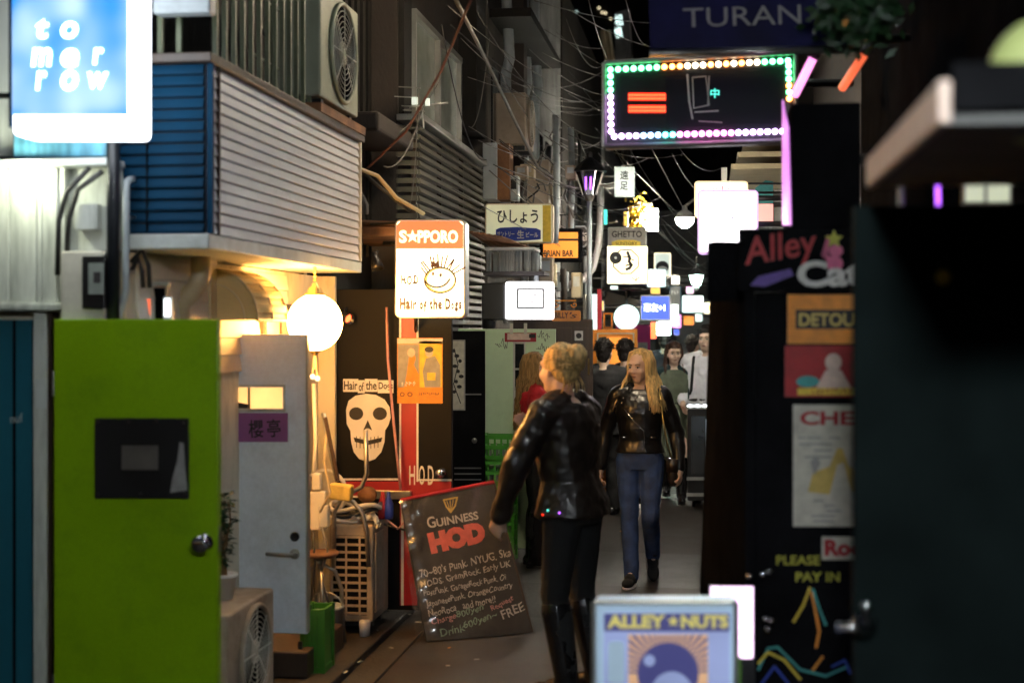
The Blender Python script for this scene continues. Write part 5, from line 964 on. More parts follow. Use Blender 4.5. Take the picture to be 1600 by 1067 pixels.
t = thing('chrome_padlocks', 'small chrome hooks on the dark door edge', 'hook', P(1195, 985, 5.0))
for x, y in ((1197, 966), (1205, 968), (1200, 982), (1171, 900), (1192, 897), (1202, 893)): MB().ball(P(x, y, 5.0), .012, 10, 8).build('ring', 'chrome', t, smooth=True)
# white overexposed signs on the right
t, pl = signbox('cream_name_sign', 'cream-edged lit sign half behind the blown-out white sign', 10.9, (1085, 283, 1169, 340), .12, 'lit_creamrim', 'lit_white', 6, 4); letters(pl, 'JuJu', 1112, 299, 1139, 299, 9, .006).build('lettering', 'red_print', t); stroke(pl, ell(1103, 301, 8, 5, 10, 180, 360), 1.2, .006).build('flourish', 'grey_print', t); arm(P(1165, 310, 11), P(1260, 310, 11.2), t, .02)
t, pl = signbox('blown_out_sign', 'large blank overexposed white sign right of the street lamp', 10.5, (1090, 297, 1185, 397), .13, 'lit_violetrim', 'lit_hot', 7, 4); letters(pl, '純', 1130, 358, 1150, 358, 22, .006).build('lettering', 'purple_print', t); arm(P(1180, 350, 10.6), P(1290, 350, 10.9), t, .02)
t = thing('teal_pink_flag', 'teal and salmon sign panel right of the blown-out sign', 'sign', P(1200, 350, 11.6)); pl = FY(11.6); slab(pl, [(1180, 294), (1196, 282), (1208, 284), (1208, 318), (1180, 318)], 0, .06).build('teal_panel', 'teal_print', t); slab(pl, rect(1180, 319, 1208, 352), 0, .06).build('salmon_panel', 'lit_orange', t).data.materials[0] = lit('lit_salmon', (.9, .3, .25), .6); arm(P(1205, 320, 11.63), P(1290, 320, 12), t, .02)
slab(FY(13.4), rect(1127, 262, 1136, 284), 0, .05).build('white_card', 'paper', t)
# rolling equipment case in front of the man
Yc = 14.2; c = P(1095, 780, Yc)
t = thing('wheeled_case', 'black wheeled case with lit chrome edges below the white shirt man', 'case', (c.x, Yc + .2, 0)); pl = FY(Yc)
a, b = P(1074, 782, Yc), P(1135, 634, Yc); MB().box(a.x, b.x, Yc, Yc + .35, a.z, b.z).build('body', 'black_plastic', t, bev=.01)
slab(pl, rect(1080, 650, 1128, 742), .006, .005).build('panel', 'dark_glass', t); 
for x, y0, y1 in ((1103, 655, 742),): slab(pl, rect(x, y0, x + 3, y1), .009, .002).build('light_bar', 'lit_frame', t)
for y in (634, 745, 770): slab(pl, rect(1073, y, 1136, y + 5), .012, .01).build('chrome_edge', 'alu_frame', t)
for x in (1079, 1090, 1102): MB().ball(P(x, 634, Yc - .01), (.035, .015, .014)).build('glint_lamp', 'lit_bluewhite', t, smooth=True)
for x in (1084, 1125): MB().lathe(P(x, 786, Yc + .08) , [(.035, -.015), (.035, .015)], 14, (1, 0, 0)).build('wheel', 'black_matt', t, smooth=True)

# ------------------------------------------------------------------ overhead wires
def wire(pts, r, m, label, sag=0, group=None):
    P3 = [P(*p) for p in pts]; out = []
    for i in range(len(P3) - 1):
        n = 10 if len(P3) <= 3 else 4
        for k in range(n + (i == len(P3) - 2)):
            s = k / n; out.append(P3[i].lerp(P3[i + 1], s) - Vector((0, 0, sag * 4 * s * (1 - s))))
    return tag(MB().tube(out, r, 6).build('overhead_wire', m, smooth=True), label, 'wire', group)
wire([(707, -10, 8), (760, 95, 10), (800, 180, 11.5), (840, 262, 13), (880, 290, 13.5), (930, 300, 13.7)], .014, 'cable_grey', 'thick pale cable running down from the top toward the street lantern')
wire([(740, -10, 7), (690, 110, 7.6), (635, 205, 8), (565, 272, 8.2)], .008, 'cable_red', 'dark red cable swinging from the top to the siding box')
wire([(405, 40, 7.4), (470, 150, 7.7), (520, 215, 8), (560, 262, 8.2), (590, 290, 8.3), (640, 330, 8.4)], .010, 'cable_black', 'black cable sagging across the siding box corner')
wire([(556, 262, 8.1), (590, 275, 8.2), (620, 310, 8.3), (662, 334, 8.5)], .012, 'beige_metal', 'pale conduit curving down behind the beer sign')
wire([(555, 262, 8.1), (563, 300, 8.15), (573, 320, 8.15), (573, 335, 8.15)], .012, 'cable_grey', 'short pale pipe tail hanging at the siding corner')
wire([(1035, 240, 9), (1022, 238, 9), (1100, 385, 15)], .004, 'cable_grey', 'pale straight wire dropping to the hanging street lamp', 0) if False else wire([(1018, 232, 12), (1070, 330, 15.4)], .006, 'cable_grey', 'pale straight wire dropping to the hanging street lamp')
G = 'thin overhead wires'
ws = [((700, 10, 9), (955, 165, 16)), ((705, 40, 9.5), (958, 150, 18)), ((720, 60, 10), (830, 140, 13)), ((760, 120, 12), (945, 165, 18)), ((800, 130, 13), (945, 110, 17)), ((745, 20, 9), (955, 215, 15)), ((800, 150, 12), (960, 170, 20)), ((917, -10, 12), (962, 100, 20)), ((975, -10, 12), (1010, 70, 18)), ((985, 60, 20), (962, 95, 20)), ((935, 240, 14), (1100, 400, 20)), ((960, 230, 14), (1090, 420, 22)), ((985, 235, 14), (1110, 390, 20)), ((1010, 300, 16), (1120, 420, 20)), ((990, 320, 16), (1110, 430, 22)), ((1015, 390, 17), (1110, 405, 20)), ((920, 398, 14), (1110, 425, 20)), ((955, 250, 15), (1085, 395, 21)), ((930, 200, 15), (1090, 360, 21)), ((1050, 240, 15), (1120, 300, 19)), ((870, 220, 13), (950, 210, 17)), ((880, 330, 14), (960, 390, 16)), ((850, 270, 13), (920, 350, 14)), ((765, 60, 11), (735, 200, 11)), ((1060, 230, 14), (1128, 262, 17)), ((690, 40, 9), (760, 250, 12)), ((620, 210, 8.8), (690, 120, 10)), ((655, 130, 9), (640, 320, 9)), ((660, 170, 9), (600, 260, 8.6)), ((900, 440, 14), (965, 400, 16))]
random.seed(90)
for k in range(26):
    xa, xb = random.uniform(690, 900), random.uniform(900, 1100); ya = random.uniform(0, 300); ws.append(((xa, ya, 9.5 + (xa - 690) / 60), (xb, ya + random.uniform(20, 140), 16 + random.uniform(0, 5))))
for k, (a, b) in enumerate(ws): wire([a, b], (.003, .0045, .0035)[k % 3], ('cable_grey', 'cable_black', 'cable_grey', 'cable_grey')[k % 4], 'thin wire strung across the dark gap between roofs', (.12, .25, .05, .18)[k % 4], G)
wire([(910, 398, 14), (960, 402, 15), (1000, 425, 16), (1045, 445, 18), (1110, 448, 20)], .016, 'cable_black', 'thick black cable crossing in front of the octagon sign')
for k in range(12):
    random.seed(40 + k); x = random.uniform(790, 915); y = random.uniform(215, 440); Yk = 12.55 + (x - 790) / 125 * 1.6
    tag(MB().tube([P(x + 16 * math.sin(j * .9 + k) * (.5 + .5 * j / 8), y + (j - 4) * random.uniform(4, 9), Yk - .04 - .02 * math.sin(j)) for j in range(9)], .008, 6).build('cable_tangle', random.choice(['cable_grey', 'cable_black', 'cable_grey']), smooth=True), 'tangled service cable on the concrete house wall', 'cable', 'tangled cables on the concrete house')
for k, (x, y0, y1, Y, r_, m_) in enumerate([(868, 180, 380, 13.0, .03, 'grey_pvc'), (892, 200, 360, 13.8, .03, 'grey_pvc'), (905, 210, 300, 14.2, .02, 'cable_black'), (880, 420, 500, 13.0, .03, 'brown_wall'), (915, 400, 470, 14.0, .03, 'grey_pvc')]):
    tag(MB().tube([P(x, y0, Y), P(x + 2, (y0 + y1) / 2, Y), P(x, y1, Y)], r_, 10).build('service_pipe', m_, smooth=True), ['grey service pipe left of the street lantern', 'grey service pipe close behind the street lantern', 'thin black pipe beside the lantern roof', 'brown pipe beside the hanging wooden sign', 'grey pipe below the octagonal street sign'][k], 'pipe')
# meter and junction boxes on the concrete house
random.seed(77)
for k in range(9):
    x = 800 + 13 * k + random.uniform(-4, 4); y = random.choice([245, 268, 300, 415, 430, 455]) + random.uniform(-10, 10); Yk = 12.5 + (x - 800) / 125 * 1.4; ww, hh = random.uniform(6, 12), random.uniform(10, 20)
    t = thing('junction_box', 'small %s service box on the concrete house, %s from the left' % (random.choice(['grey', 'pale', 'dusty']), ['first', 'second', 'third', 'fourth', 'fifth', 'sixth', 'seventh', 'eighth', 'ninth'][k]), 'service box', P(x, y, Yk))
    MB().box(*px_bar(x - ww, x + ww, y - hh, y + hh, Yk, .14)).build('casing', ['grey_pvc', 'ac_old', 'beige_metal'][k % 3], t, bev=.01); MB().box(*px_bar(x - ww * .6, x + ww * .6, y - hh * .7, y + hh * .1, Yk - .006, .005)).build('cover', ['dark_glass', 'grey_pvc', 'ac_plastic'][k % 3], t)
    MB().tube([P(x, y + hh, Yk + .07), P(x + random.uniform(-10, 10), y + hh + 25, Yk + .1), P(x + random.uniform(-6, 6), y + hh + 60, Yk + .1)], .012, 6).build('conduit', 'cable_grey', t, smooth=True)
ac_unit('small air conditioner high on the concrete house beside the wall cabinet', -1.68, 12.95, 13.55, 3.5, 3.98, m='ac_old')
ac_unit('small air conditioner on the concrete house behind the street lantern', -1.62, 14.3, 14.9, 3.05, 3.52, m='ac_old')
# television aerial on the slatted building
c = P(655, 168, 9.55); t = thing('tv_aerial', 'small television aerial in front of the sash window', 'aerial', P(650, 190, 9.55)); MB().tube([P(640, 168, 9.5), P(700, 161, 9.6)], .006).build('boom', 'alu_frame', t); MB().tube([P(660, 165, 9.55), P(662, 200, 9.55), (-2.1, 9.66, 3.2)], .008).build('mast', 'alu_frame', t)
b = MB().tube([P(623, 136, 9.5), P(657, 138, 9.5)], .004, 6).build('element', 'alu_frame', t); copies(b, [(-.03, 0, -.065), (.02, 0, -.13), (.03, 0, -.16)])
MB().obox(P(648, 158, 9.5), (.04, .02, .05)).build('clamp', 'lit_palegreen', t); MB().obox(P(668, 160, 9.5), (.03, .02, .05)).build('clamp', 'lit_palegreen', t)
# unseen lamps; the ones behind the viewpoint and over the chalkboard are added fill
globe_lamp('round hanging street lamp high on the right above the blue board', (.35, 6.6, 4.6), .13, 'lit_lamp_high')
globe_lamp('added round fill lamp hanging behind the viewpoint', (.15, .8, 2.75), .13, 'lit_fill_near')
globe_lamp('added round fill lamp high above the alley over the chalkboard', (-.95, 8.7, 4.2), .13, 'lit_fill_mid')
tag(MB().tube([(-2.33, 8.75, 4.62), (-.7, 8.75, 4.5), (.97, 8.75, 4.62)], .01, 6).build('span_wire', 'cable_black'), 'span wire carrying the added lamp above the chalkboard', 'wire')
# ------------------------------------------------------------------ people
def skin_mat(n, c): return mat(n, c, .5, var=.08, scale=30, bump=.05, bscale=200)
skin_mat('skin_fair', (.68, .45, .34)); skin_mat('skin_light', (.66, .47, .35))
mat('leather', (.006, .0055, .006), .33, var=.3, scale=20, bump=.15, bscale=60, coat=.15)
mat('leather_brown', (.018, .012, .009), .40, var=.4, scale=18, bump=.15, bscale=60, coat=.15)
mat('black_cloth', (.012, .012, .013), .85, var=.2, bump=.2, bscale=300)
mat('suit_cloth', (.010, .0095, .010), .8, var=.2, bump=.2, bscale=300)
mat('navy_cloth', (.012, .014, .022), .8, var=.2, bump=.2, bscale=300)
mat('denim', (.025, .055, .16), .8, var=.4, scale=12, bump=.3, bscale=250)
mat('red_knit', (.5, .014, .02), .9, var=.25, scale=14, bump=.6, bscale=120)
mat('teal_knit', (.012, .035, .042), .9, var=.25, scale=14, bump=.5, bscale=120)
mat('sage_cloth', (.1, .12, .08), .85, var=.2, scale=14, bump=.3, bscale=150)
mat('shirt_cloth', (.68, .68, .74), .8, var=.06, scale=10, bump=.25, bscale=60)
mat('boot_leather', (.012, .011, .012), .22, var=.3, bump=.2, bscale=30, coat=.4)
mat('sole_white', (.7, .62, .6), .6, var=.1, bump=.1)
def hair_mat(n, c): return mat(n, c, .5, var=.55, scale=55, bump=.5, bscale=90, stretch=(1, 1, .15), spec=.3)
hair_mat('hair_blonde', (.62, .42, .17)); hair_mat('hair_dirty_blonde', (.3, .17, .06)); hair_mat('hair_black', (.012, .009, .008)); hair_mat('hair_brown', (.05, .022, .013))
mat('lip', (.36, .17, .14), .4, var=.1, bump=0); mat('eye_white', (.6, .58, .55), .3, var=.05, bump=0); mat('eye_dark', (.02, .012, .01), .15, var=.1, bump=0); mat('brow', (.07, .035, .018), .7, var=.1, bump=0)

def capsule(mb, p0, r0, p1, r1, n=12):
    p0, p1 = Vector(p0), Vector(p1); d = (p1 - p0); d = d.normalized() if d.length > 1e-6 else Vector((0, 0, 1)); pts = []; rs = []
    for a in (80, 55, 28): pts.append(p0 - d * r0 * math.sin(R(a))); rs.append(r0 * math.cos(R(a)))
    pts += [p0, p1]; rs += [r0, r1]
    for a in (28, 55, 80): pts.append(p1 + d * r1 * math.sin(R(a))); rs.append(r1 * math.cos(R(a)))
    return mb.tube(pts, rs, n)
def loft(mb, rings, n=24, sup=2.3):
    vs = []
    for c, rx, ry in rings:
        for j in range(n):
            a = 2 * math.pi * j / n; ca, sa = math.cos(a), math.sin(a)
            vs.append(Vector(c) + Vector((rx * math.copysign(abs(ca) ** (2 / sup), ca), ry * math.copysign(abs(sa) ** (2 / sup), sa), 0)))
    k = len(rings); fs = [(i * n + j, i * n + (j + 1) % n, (i + 1) * n + (j + 1) % n, (i + 1) * n + j) for i in range(k - 1) for j in range(n)]
    return mb.add(vs, fs + [tuple(range(n))[::-1], tuple(range((k - 1) * n, k * n))])
def fuse(mb, name, m, parent, M, voxel, smooth=4, wrinkle=0, wsize=.06, top=False):
    """union of the closed volumes as one continuous skin"""
    me = bpy.data.meshes.new(name); me.from_pydata([M @ Vector(v) for v in mb.v], [], mb.f)
    bm = bmesh.new(); bm.from_mesh(me); bmesh.ops.recalc_face_normals(bm, faces=bm.faces); bm.to_mesh(me); bm.free()
    o = bpy.data.objects.new(name, me); COL.objects.link(o)
    r = o.modifiers.new('r', 'REMESH'); r.mode = 'VOXEL'; r.voxel_size = voxel
    if smooth: s = o.modifiers.new('s', 'SMOOTH'); s.factor = .5; s.iterations = smooth
    if wrinkle:
        tx = bpy.data.textures.new(name, 'CLOUDS'); tx.noise_scale = wsize; tx.noise_depth = 2
        d = o.modifiers.new('d', 'DISPLACE'); d.texture = tx; d.strength = wrinkle; d.mid_level = .5; d.texture_coords = 'LOCAL'
    dg = bpy.context.evaluated_depsgraph_get(); nm = bpy.data.meshes.new_from_object(o.evaluated_get(dg)); bpy.data.objects.remove(o); nm.name = name
    nm.materials.clear(); nm.materials.append(MAT[m]); nm.polygons.foreach_set('use_smooth', [True] * len(nm.polygons))
    o = bpy.data.objects.new(name, nm); COL.objects.link(o)
    if parent is not None: o.parent = parent; ORG[o.name] = ORG[parent.name]
    return o
def place(mb, name, m, parent, M, smooth=True):
    me = bpy.data.meshes.new(name); me.from_pydata([M @ Vector(v) for v in mb.v], [], mb.f)
    bm = bmesh.new(); bm.from_mesh(me); bmesh.ops.recalc_face_normals(bm, faces=bm.faces); bm.to_mesh(me); bm.free()
    me.polygons.foreach_set('use_smooth', [smooth] * len(me.polygons)); me.materials.append(MAT[m]); o = bpy.data.objects.new(name, me); COL.objects.link(o); o.parent = parent; return o
TORSO = [(.84, .150, .105, .0), (.90, .170, .118, .005), (.96, .160, .112, .0), (1.05, .132, .096, -.005), (1.14, .138, .102, -.008), (1.25, .155, .112, -.008), (1.33, .165, .105, 0), (1.385, .155, .085, .008), (1.42, .10, .065, .012), (1.44, .06, .055, .012)]
def hand(mb, w, d, pn, s=1, curl=.5, side=1):
    """palm, four unequal bent fingers and a thumb leaving the side of the palm"""
    w, d, pn = Vector(w), Vector(d).normalized(), Vector(pn); pn = (pn - d * pn.dot(d)).normalized(); u = d.cross(pn) * side
    capsule(mb, w - d * .01, .024, w + d * .03, .027); 
    for k in range(4):
        b = w + d * .035 + u * (.030 - .019 * k); capsule(mb, w + d * .02 + u * (.02 - .013 * k), .014, b + d * .035, .012, 8)
        L = (.066, .076, .07, .055)[k]; k0 = b + d * .042; a = curl * (.6 + .1 * k); d1 = (d * math.cos(a) + pn * math.sin(a)); k1 = k0 + d1 * L * .52; d2 = (d * math.cos(a * 2.1) + pn * math.sin(a * 2.1)); k2 = k1 + d2 * L * .48
        capsule(mb, k0, .0095, k1, .0085, 8); capsule(mb, k1, .0085, k2, .007, 8)
    t0 = w + d * .015 + u * .026; t1 = t0 + d * .03 + u * .018 + pn * .008; t2 = t1 + d * .03 + u * .004 + pn * .014
    capsule(mb, t0, .013, t1, .0105, 8); capsule(mb, t1, .0105, t2, .008, 8)
def person(label, px, Y, H, face, pose, cl, hair, skin='skin_fair', voxel=.008, sex='f', bulk=1.0, hy=0, hp=0, lean=0, twist=0):
    base = P(px, HY, Y); loc = Vector((base.x, Y, 0)); s = H / 1.70
    root = None; T4 = Matrix.Scale(s, 4)
    RZ = Matrix.Rotation(R(face), 4, 'Z'); M = RZ @ T4
    def up(p):                                   # bend of the upper body at the hips
        p = Vector(p)
        if p.z > .95: p = Matrix.Rotation(R(twist), 3, 'Z') @ (Vector((0, 0, .95)) + Matrix.Rotation(R(lean), 3, 'X') @ (p - Vector((0, 0, .95))))
        return p
    wd = (1.0 if sex == 'f' else 1.1) * bulk
    def torso(mb, inf, z0=0, z1=9, wx=1.0):
        rr = [(z, rx, ry, y) for z, rx, ry, y in TORSO if z0 <= z <= z1]
        loft(mb, [(up((0, y, z)), rx * wd * wx + inf, ry * bulk + inf, ) for z, rx, ry, y in rr])
    SH = {1: up((.165 * wd, .005, 1.375)), -1: up((-.165 * wd, .005, 1.375))}
    HPj = {1: Vector((.085, 0, .90)), -1: Vector((-.085, 0, .90))}
    Rup = Matrix.Rotation(R(twist), 3, 'Z')
    arms = {k: tuple(SH[k] + Rup @ Vector(v) for v in pose['arm'][k]) for k in (1, -1)}
    legs = {k: tuple(Vector(v) for v in pose['leg'][k]) for k in (1, -1)}
    toes = {k: Vector(pose.get('toe', {}).get(k, (0, -1, 0))).normalized() for k in (1, -1)}
    def arm_(mb, k, inf, f=1.0):
        e, wv = arms[k]; wv = e + (wv - e) * f
        capsule(mb, SH[k], .052 * bulk + inf, e, .042 * bulk + inf); capsule(mb, e, .042 * bulk + inf, wv, .029 + (.01 * (1 - f)) + inf * .9)
    def leg_(mb, k, inf, f=1.0, flare=0):
        kn, an = legs[k]; capsule(mb, HPj[k], .088 * bulk + inf, kn, .056 * bulk + inf); af = kn + (an - kn) * f; mid = kn + (an - kn) * .3 + Vector((0, .012, 0))
        capsule(mb, kn, .054 * bulk + inf, mid, .056 * bulk + inf); capsule(mb, mid, .055 * bulk + inf, af, (.034 if inf else .028) + inf + flare)
    hc = up((0, -.012, 1.585)); RH = (Matrix.Rotation(R(twist + hy), 3, 'Z') @ Matrix.Rotation(R(hp), 3, 'X'))
    def hd_(v): return hc + RH @ Vector(v)
    # body: one continuous figure
    b = MB(); torso(b, 0); capsule(b, up((0, .015, 1.40)), .056, hd_((0, .02, -.07)), .050)
    for k in (1, -1):
        arm_(b, k, 0); e, wv = arms[k]; hand(b, wv, wv - e, RH.inverted() @ Vector((0, 0, 0)) + Vector(pose.get('palm', {}).get(k, (-k, .15, 0))), 1, pose.get('curl', {}).get(k, .5), k)
        leg_(b, k, 0); an = legs[k][1]; capsule(b, an, .030, an + toes[k] * .05, .022)
    b.ball(hd_((0, .012, .033)), (.074, .093, .086), 24, 16, RH); b.ball(hd_((0, -.026, -.022)), (.062 if sex == 'f' else .066, .068, .088), 20, 14, RH)
    b.ball(hd_((0, -.058, -.088)), (.034 if sex == 'f' else .042, .030, .028), 14, 10, RH); capsule(b, hd_((0, -.088, .01)), .010, hd_((0, -.108, -.027)), .0135, 10)
    capsule(b, hd_((-.034, -.078, .03)), .015, hd_((.034, -.078, .03)), .015, 10)
    for k in (1, -1):
        b.ball(hd_((.036 * k, -.066, -.03)), (.025, .024, .026), 12, 8, RH); b.ball(hd_((.070 * k, .008, -.012)), (.010, .017, .028), 10, 8, RH); b.ball(hd_((.013 * k, -.1, -.03)), (.009, .011, .009), 8, 6, RH)
    b.ball(hd_((0, -.088, -.06)), (.023, .014, .013), 12, 8, RH)
    root = fuse(b, 'person', skin, None, M, min(voxel, .0075), 3); root.location = loc; ORG[root.name] = Vector((0, 0, 0)); tag(root, label, 'person')
    X = lambda mb, n, m, **k: fuse(mb, n, m, root, M, k.pop('voxel', voxel), **k)
    # face
    for k in (1, -1):
        e_ = place(MB().ball(hd_((.0315 * k, -.0865, .004)), (.0135, .006, .0065), 12, 8, RH), 'eye', 'eye_white', root, M); place(MB().ball(hd_((.0315 * k + .001, -.0915, .0042)), (.006, .003, .006), 10, 6, RH), 'iris', 'eye_dark', e_, M)
        place(MB().tube([hd_((.017 * k, -.0925, .0115)), hd_((.032 * k, -.0935, .0125)), hd_((.046 * k, -.084, .006))], .0018, 5), 'eyelash', 'eye_dark', root, M)
        place(MB().tube([hd_((.014 * k, -.0945, .024)), hd_((.032 * k, -.096, .029)), hd_((.050 * k, -.082, .024))], [.003, .0034, .0018], 6), 'eyebrow', 'brow', root, M)
    place(MB().ball(hd_((0, -.100, -.058)), (.021, .006, .0042), 12, 6, RH).ball(hd_((0, -.0985, -.0645)), (.017, .006, .0045), 12, 6, RH), 'lips', 'lip', root, M)
    # shoes
    for k in (1, -1):
        an = legs[k][1]; tk = toes[k]; side_ = tk.cross(UP).normalized(); dn = Vector((0, 0, 1)); rot = Matrix((side_, tk, tk.cross(side_) * -1)).transposed()
        if rot.determinant() < 0: rot = Matrix((-side_, tk, tk.cross(side_) * -1)).transposed()
        m = MB(); upv = rot @ Vector((0, 0, 1)); c0 = an - upv * .045
        m.ball(c0 + tk * .13 , (.045, .075, .034), 14, 8, rot); m.ball(c0 + tk * .05 + upv * .012, (.042, .09, .05), 14, 8, rot); m.ball(c0 - tk * .035, (.036, .045, .045), 12, 8, rot); capsule(m, c0 + upv * .02, .042, an + upv * (.03 if cl['shoe'] != 'boot' else .06), .044)
        if cl['shoe'] == 'boot': kn = legs[k][0]; capsule(m, an, .058, an + (kn - an) * .85, .074 * bulk); m.obox(c0 - tk * .035 - upv * .04, (.05, .05, .04), rot)
        so_ = X(m, 'boot' if cl['shoe'] == 'boot' else 'shoe', cl.get('shoem', 'boot_leather'), smooth=3)
        sm = MB(); n_ = 20; ring_ = [(.043 * math.cos(a * 2 * math.pi / n_) * (1 + .12 * math.sin(a * 2 * math.pi / n_)), .135 * math.sin(a * 2 * math.pi / n_) + .06) for a in range(n_)]
        sm.prism([c0 + rot @ Vector((x, y, -.05)) for x, y in ring_], upv * .026); o_ = place(sm, 'sole', cl.get('sole', 'black_cloth'), so_, M, False)
    # legs
    if cl['bottom'] != 'dress':
        m = MB(); torso(m, .008, .84, 1.06)
        for k in (1, -1): leg_(m, k, .010 if sex == 'f' else .020, 1.04 if cl['shoe'] != 'boot' else .97, .010 if sex == 'f' else .012)
        X(m, 'trousers', cl['bottom'], wrinkle=.012 if sex == 'f' else .02, wsize=.07, smooth=4)
    top = cl['top']
    if cl.get('inner'):
        m = MB(); torso(m, .010, .96, 1.42); X(m, 'shirt', cl['inner'], wrinkle=.006)
    if cl['bottom'] == 'dress':
        m = MB(); torso(m, .012, 1.05, 1.42); loft(m, [((0, 0, .48), .20, .15), ((0, 0, .70), .195, .145), ((0, 0, .90), .185, .13), ((0, 0, 1.05), .148, .108)]); X(m, 'dress', cl['dressm'], wrinkle=.02, wsize=.12, smooth=5)
        place(MB().tube([Vector((.152 * math.cos(a * math.pi / 12), .112 * math.sin(a * math.pi / 12), 1.06)) for a in range(25)], .008, 6, cap=False), 'belt', 'black_cloth', root, M)
    inf = cl.get('inf', .02); z0 = cl.get('hem', .96)
    m = MB()
    if cl.get('open'):                           # open-fronted: two halves and a back
        for k in (1, -1):
            rr = [(z, rx, ry, y) for z, rx, ry, y in TORSO if z0 <= z <= 1.39]
            for i in range(len(rr) - 1):
                (za, rxa, rya, ya), (zb, rxb, ryb, yb) = rr[i], rr[i + 1]
                for a in range(-20, 91, 15):
                    q = R(a); capsule(m, up((k * (rxa * wd + inf) * math.cos(q), ya + (rya + inf) * math.sin(q), za)), .016, up((k * (rxb * wd + inf) * math.cos(q), yb + (ryb + inf) * math.sin(q), zb)), .016, 6)
            if cl.get('coat'):
                for a in range(-20, 91, 15):
                    q = R(a); capsule(m, (k * .185 * math.cos(q), .14 * math.sin(q), .62), .016, (k * (.165 * wd + inf) * math.cos(q), (.115 + inf) * math.sin(q), z0), .018, 6)
    else:
        torso(m, inf, z0, 1.425, 1.0)
        if cl.get('skirt'): loft(m, [((0, .0, z0 - cl['skirt']), .175 * wd + inf, .125 * bulk + inf), ((0, 0, z0 + .03), .165 * wd + inf, .115 * bulk + inf)])
    for k in (1, -1): arm_(m, k, inf * .8, cl.get('sleeve', .97)); capsule(m, up((.07 * k, .01, 1.41)), .04 + inf, SH[k], .052 * bulk + inf * .8)
    jk = X(m, cl.get('name', 'jacket'), top, wrinkle=cl.get('wr', .02), wsize=cl.get('ws', .07), smooth=3)
    if cl.get('collar'):
        m = MB()
        for k in (1, -1): capsule(m, up((.075 * k, .045, 1.445)), .018, up((.065 * k, -.06, 1.42)), .02, 8); capsule(m, up((.065 * k, -.06, 1.42)), .02, up((.055 * k, -.105, 1.30)), .02, 8)
        capsule(m, up((.075, .045, 1.445)), .018, up((-.075, .045, 1.445)), .018, 8); X(m, 'collar', cl['collar'], wrinkle=.006, smooth=2)
    # hair
    hm = hair['m']; hb = MB(); random.seed(hash(label) % 1000 if False else len(label) * 7 + int(px))
    hb.ball(hd_((0, .026, .045)), (.086, .092, .090), 24, 16, RH)
    if hair['style'] in ('short', 'bob'): hb.ball(hd_((0, .02, .075)), (.078, .098, .07), 20, 12, RH)
    if hair['style'] == 'bun': hb.ball(hd_((.0, .135, .075)), (.054, .05, .052), 14, 10, RH); hb.ball(hd_((0, .06, .0)), (.07, .065, .07), 14, 10, RH)
    if hair['style'] == 'short': hb.ball(hd_((0, .055, -.02)), (.07, .055, .06), 14, 10, RH); hb.ball(hd_((0, .06, -.05)), (.058, .04, .05), 12, 8, RH)
    ho = X(hb, 'hair', hm, wrinkle=.014, wsize=.03, smooth=2, voxel=.006)
    st = MB(); L = hair.get('len', 0)
    if L:
        for i in range(hair.get('n', 260)):
            al = R(random.uniform(-hair.get('wrap', 128), hair.get('wrap', 128))); sx, cy = math.sin(al), math.cos(al); j = random.uniform(.94, 1.12); lw = L * random.uniform(.8, 1.0)
            ph = random.random() * 6; am = hair.get('wave', .006)
            p = [hd_((sx * .02, .0 + cy * .03, .130)), hd_((sx * .07 * j, .022 + cy * .075 * j, .105)), hd_((sx * .09 * j, .024 + cy * .098 * j, .035)), hd_((sx * .094 * j, .026 + cy * .1 * j, -.05))]
            n2 = max(3, int(lw / .05)); out = hair.get('out', .04)
            for q in range(1, n2 + 1):
                f_ = q / n2; base_ = hc + RH @ Vector((sx * (.094 * j + out * f_), .026 + cy * (.1 * j + .03 * f_) - (.05 * f_ if cy < -.2 else 0), -.05)); p.append(base_ + Vector((am * math.sin(ph + q * 1.3), am * math.cos(ph + q * 1.1), -lw * f_)))
            st.tube(p, [.003] + [.006] * (len(p) - 2) + [.0015], 5)
    else:
        for i in range(0 if hair['style'] == 'bun' else 240):
            al = random.random() * 6.28; th = random.uniform(0, 1.75); v = Vector((.087 * math.sin(th) * math.sin(al), .026 + .097 * math.sin(th) * math.cos(al), .05 + .093 * math.cos(th)))
            if v.y < -.035 and v.z < .075: continue
            tip = v + (v - Vector((0, .03, .02))).normalized() * random.uniform(.004, .018) + Vector((random.uniform(-.02, .02), random.uniform(-.03, .015), random.uniform(-.03, .0)))
            st.tube([hd_(v - Vector((0, 0, 0))), hd_((v + tip) / 2 + Vector((0, 0, .004))), hd_(tip)], [.007, .006, .0015], 5)
        if hair['style'] == 'bun':
            for i in range(260):
                al = R(random.uniform(-125, 125)); z_ = random.uniform(-.02, .1); sx, cy = math.sin(al), math.cos(al); j = 1.0 + random.uniform(0, .05)
                kz = math.sqrt(max(.05, 1 - ((z_ - .045) / .095) ** 2)); v0 = Vector((sx * .086 * kz * j, .026 + cy * .095 * kz * j, z_)); v1 = Vector((v0.x * .85, max(v0.y, .05) + .045, .05 + (z_ - .05) * .75)); v2 = Vector((v0.x * .3, .125, .06 + (z_ - .05) * .35))
                st.tube([hd_(v0), hd_((v0 + v1) / 2 * 1.0 + Vector((v0.x * .12, 0, .006))), hd_(v1), hd_(v2)], [.002, .0045, .0045, .003], 5)
            for i in range(40): a = random.random() * 6.28; st.tube([hd_((0, .09, .05)), hd_((.045 * math.cos(a), .12 + random.uniform(-.02, .03), .065 + .045 * math.sin(a))), hd_((.03 * math.cos(a + .9), .16, .065 + .03 * math.sin(a + .9)))], [.006, .006, .002], 5)
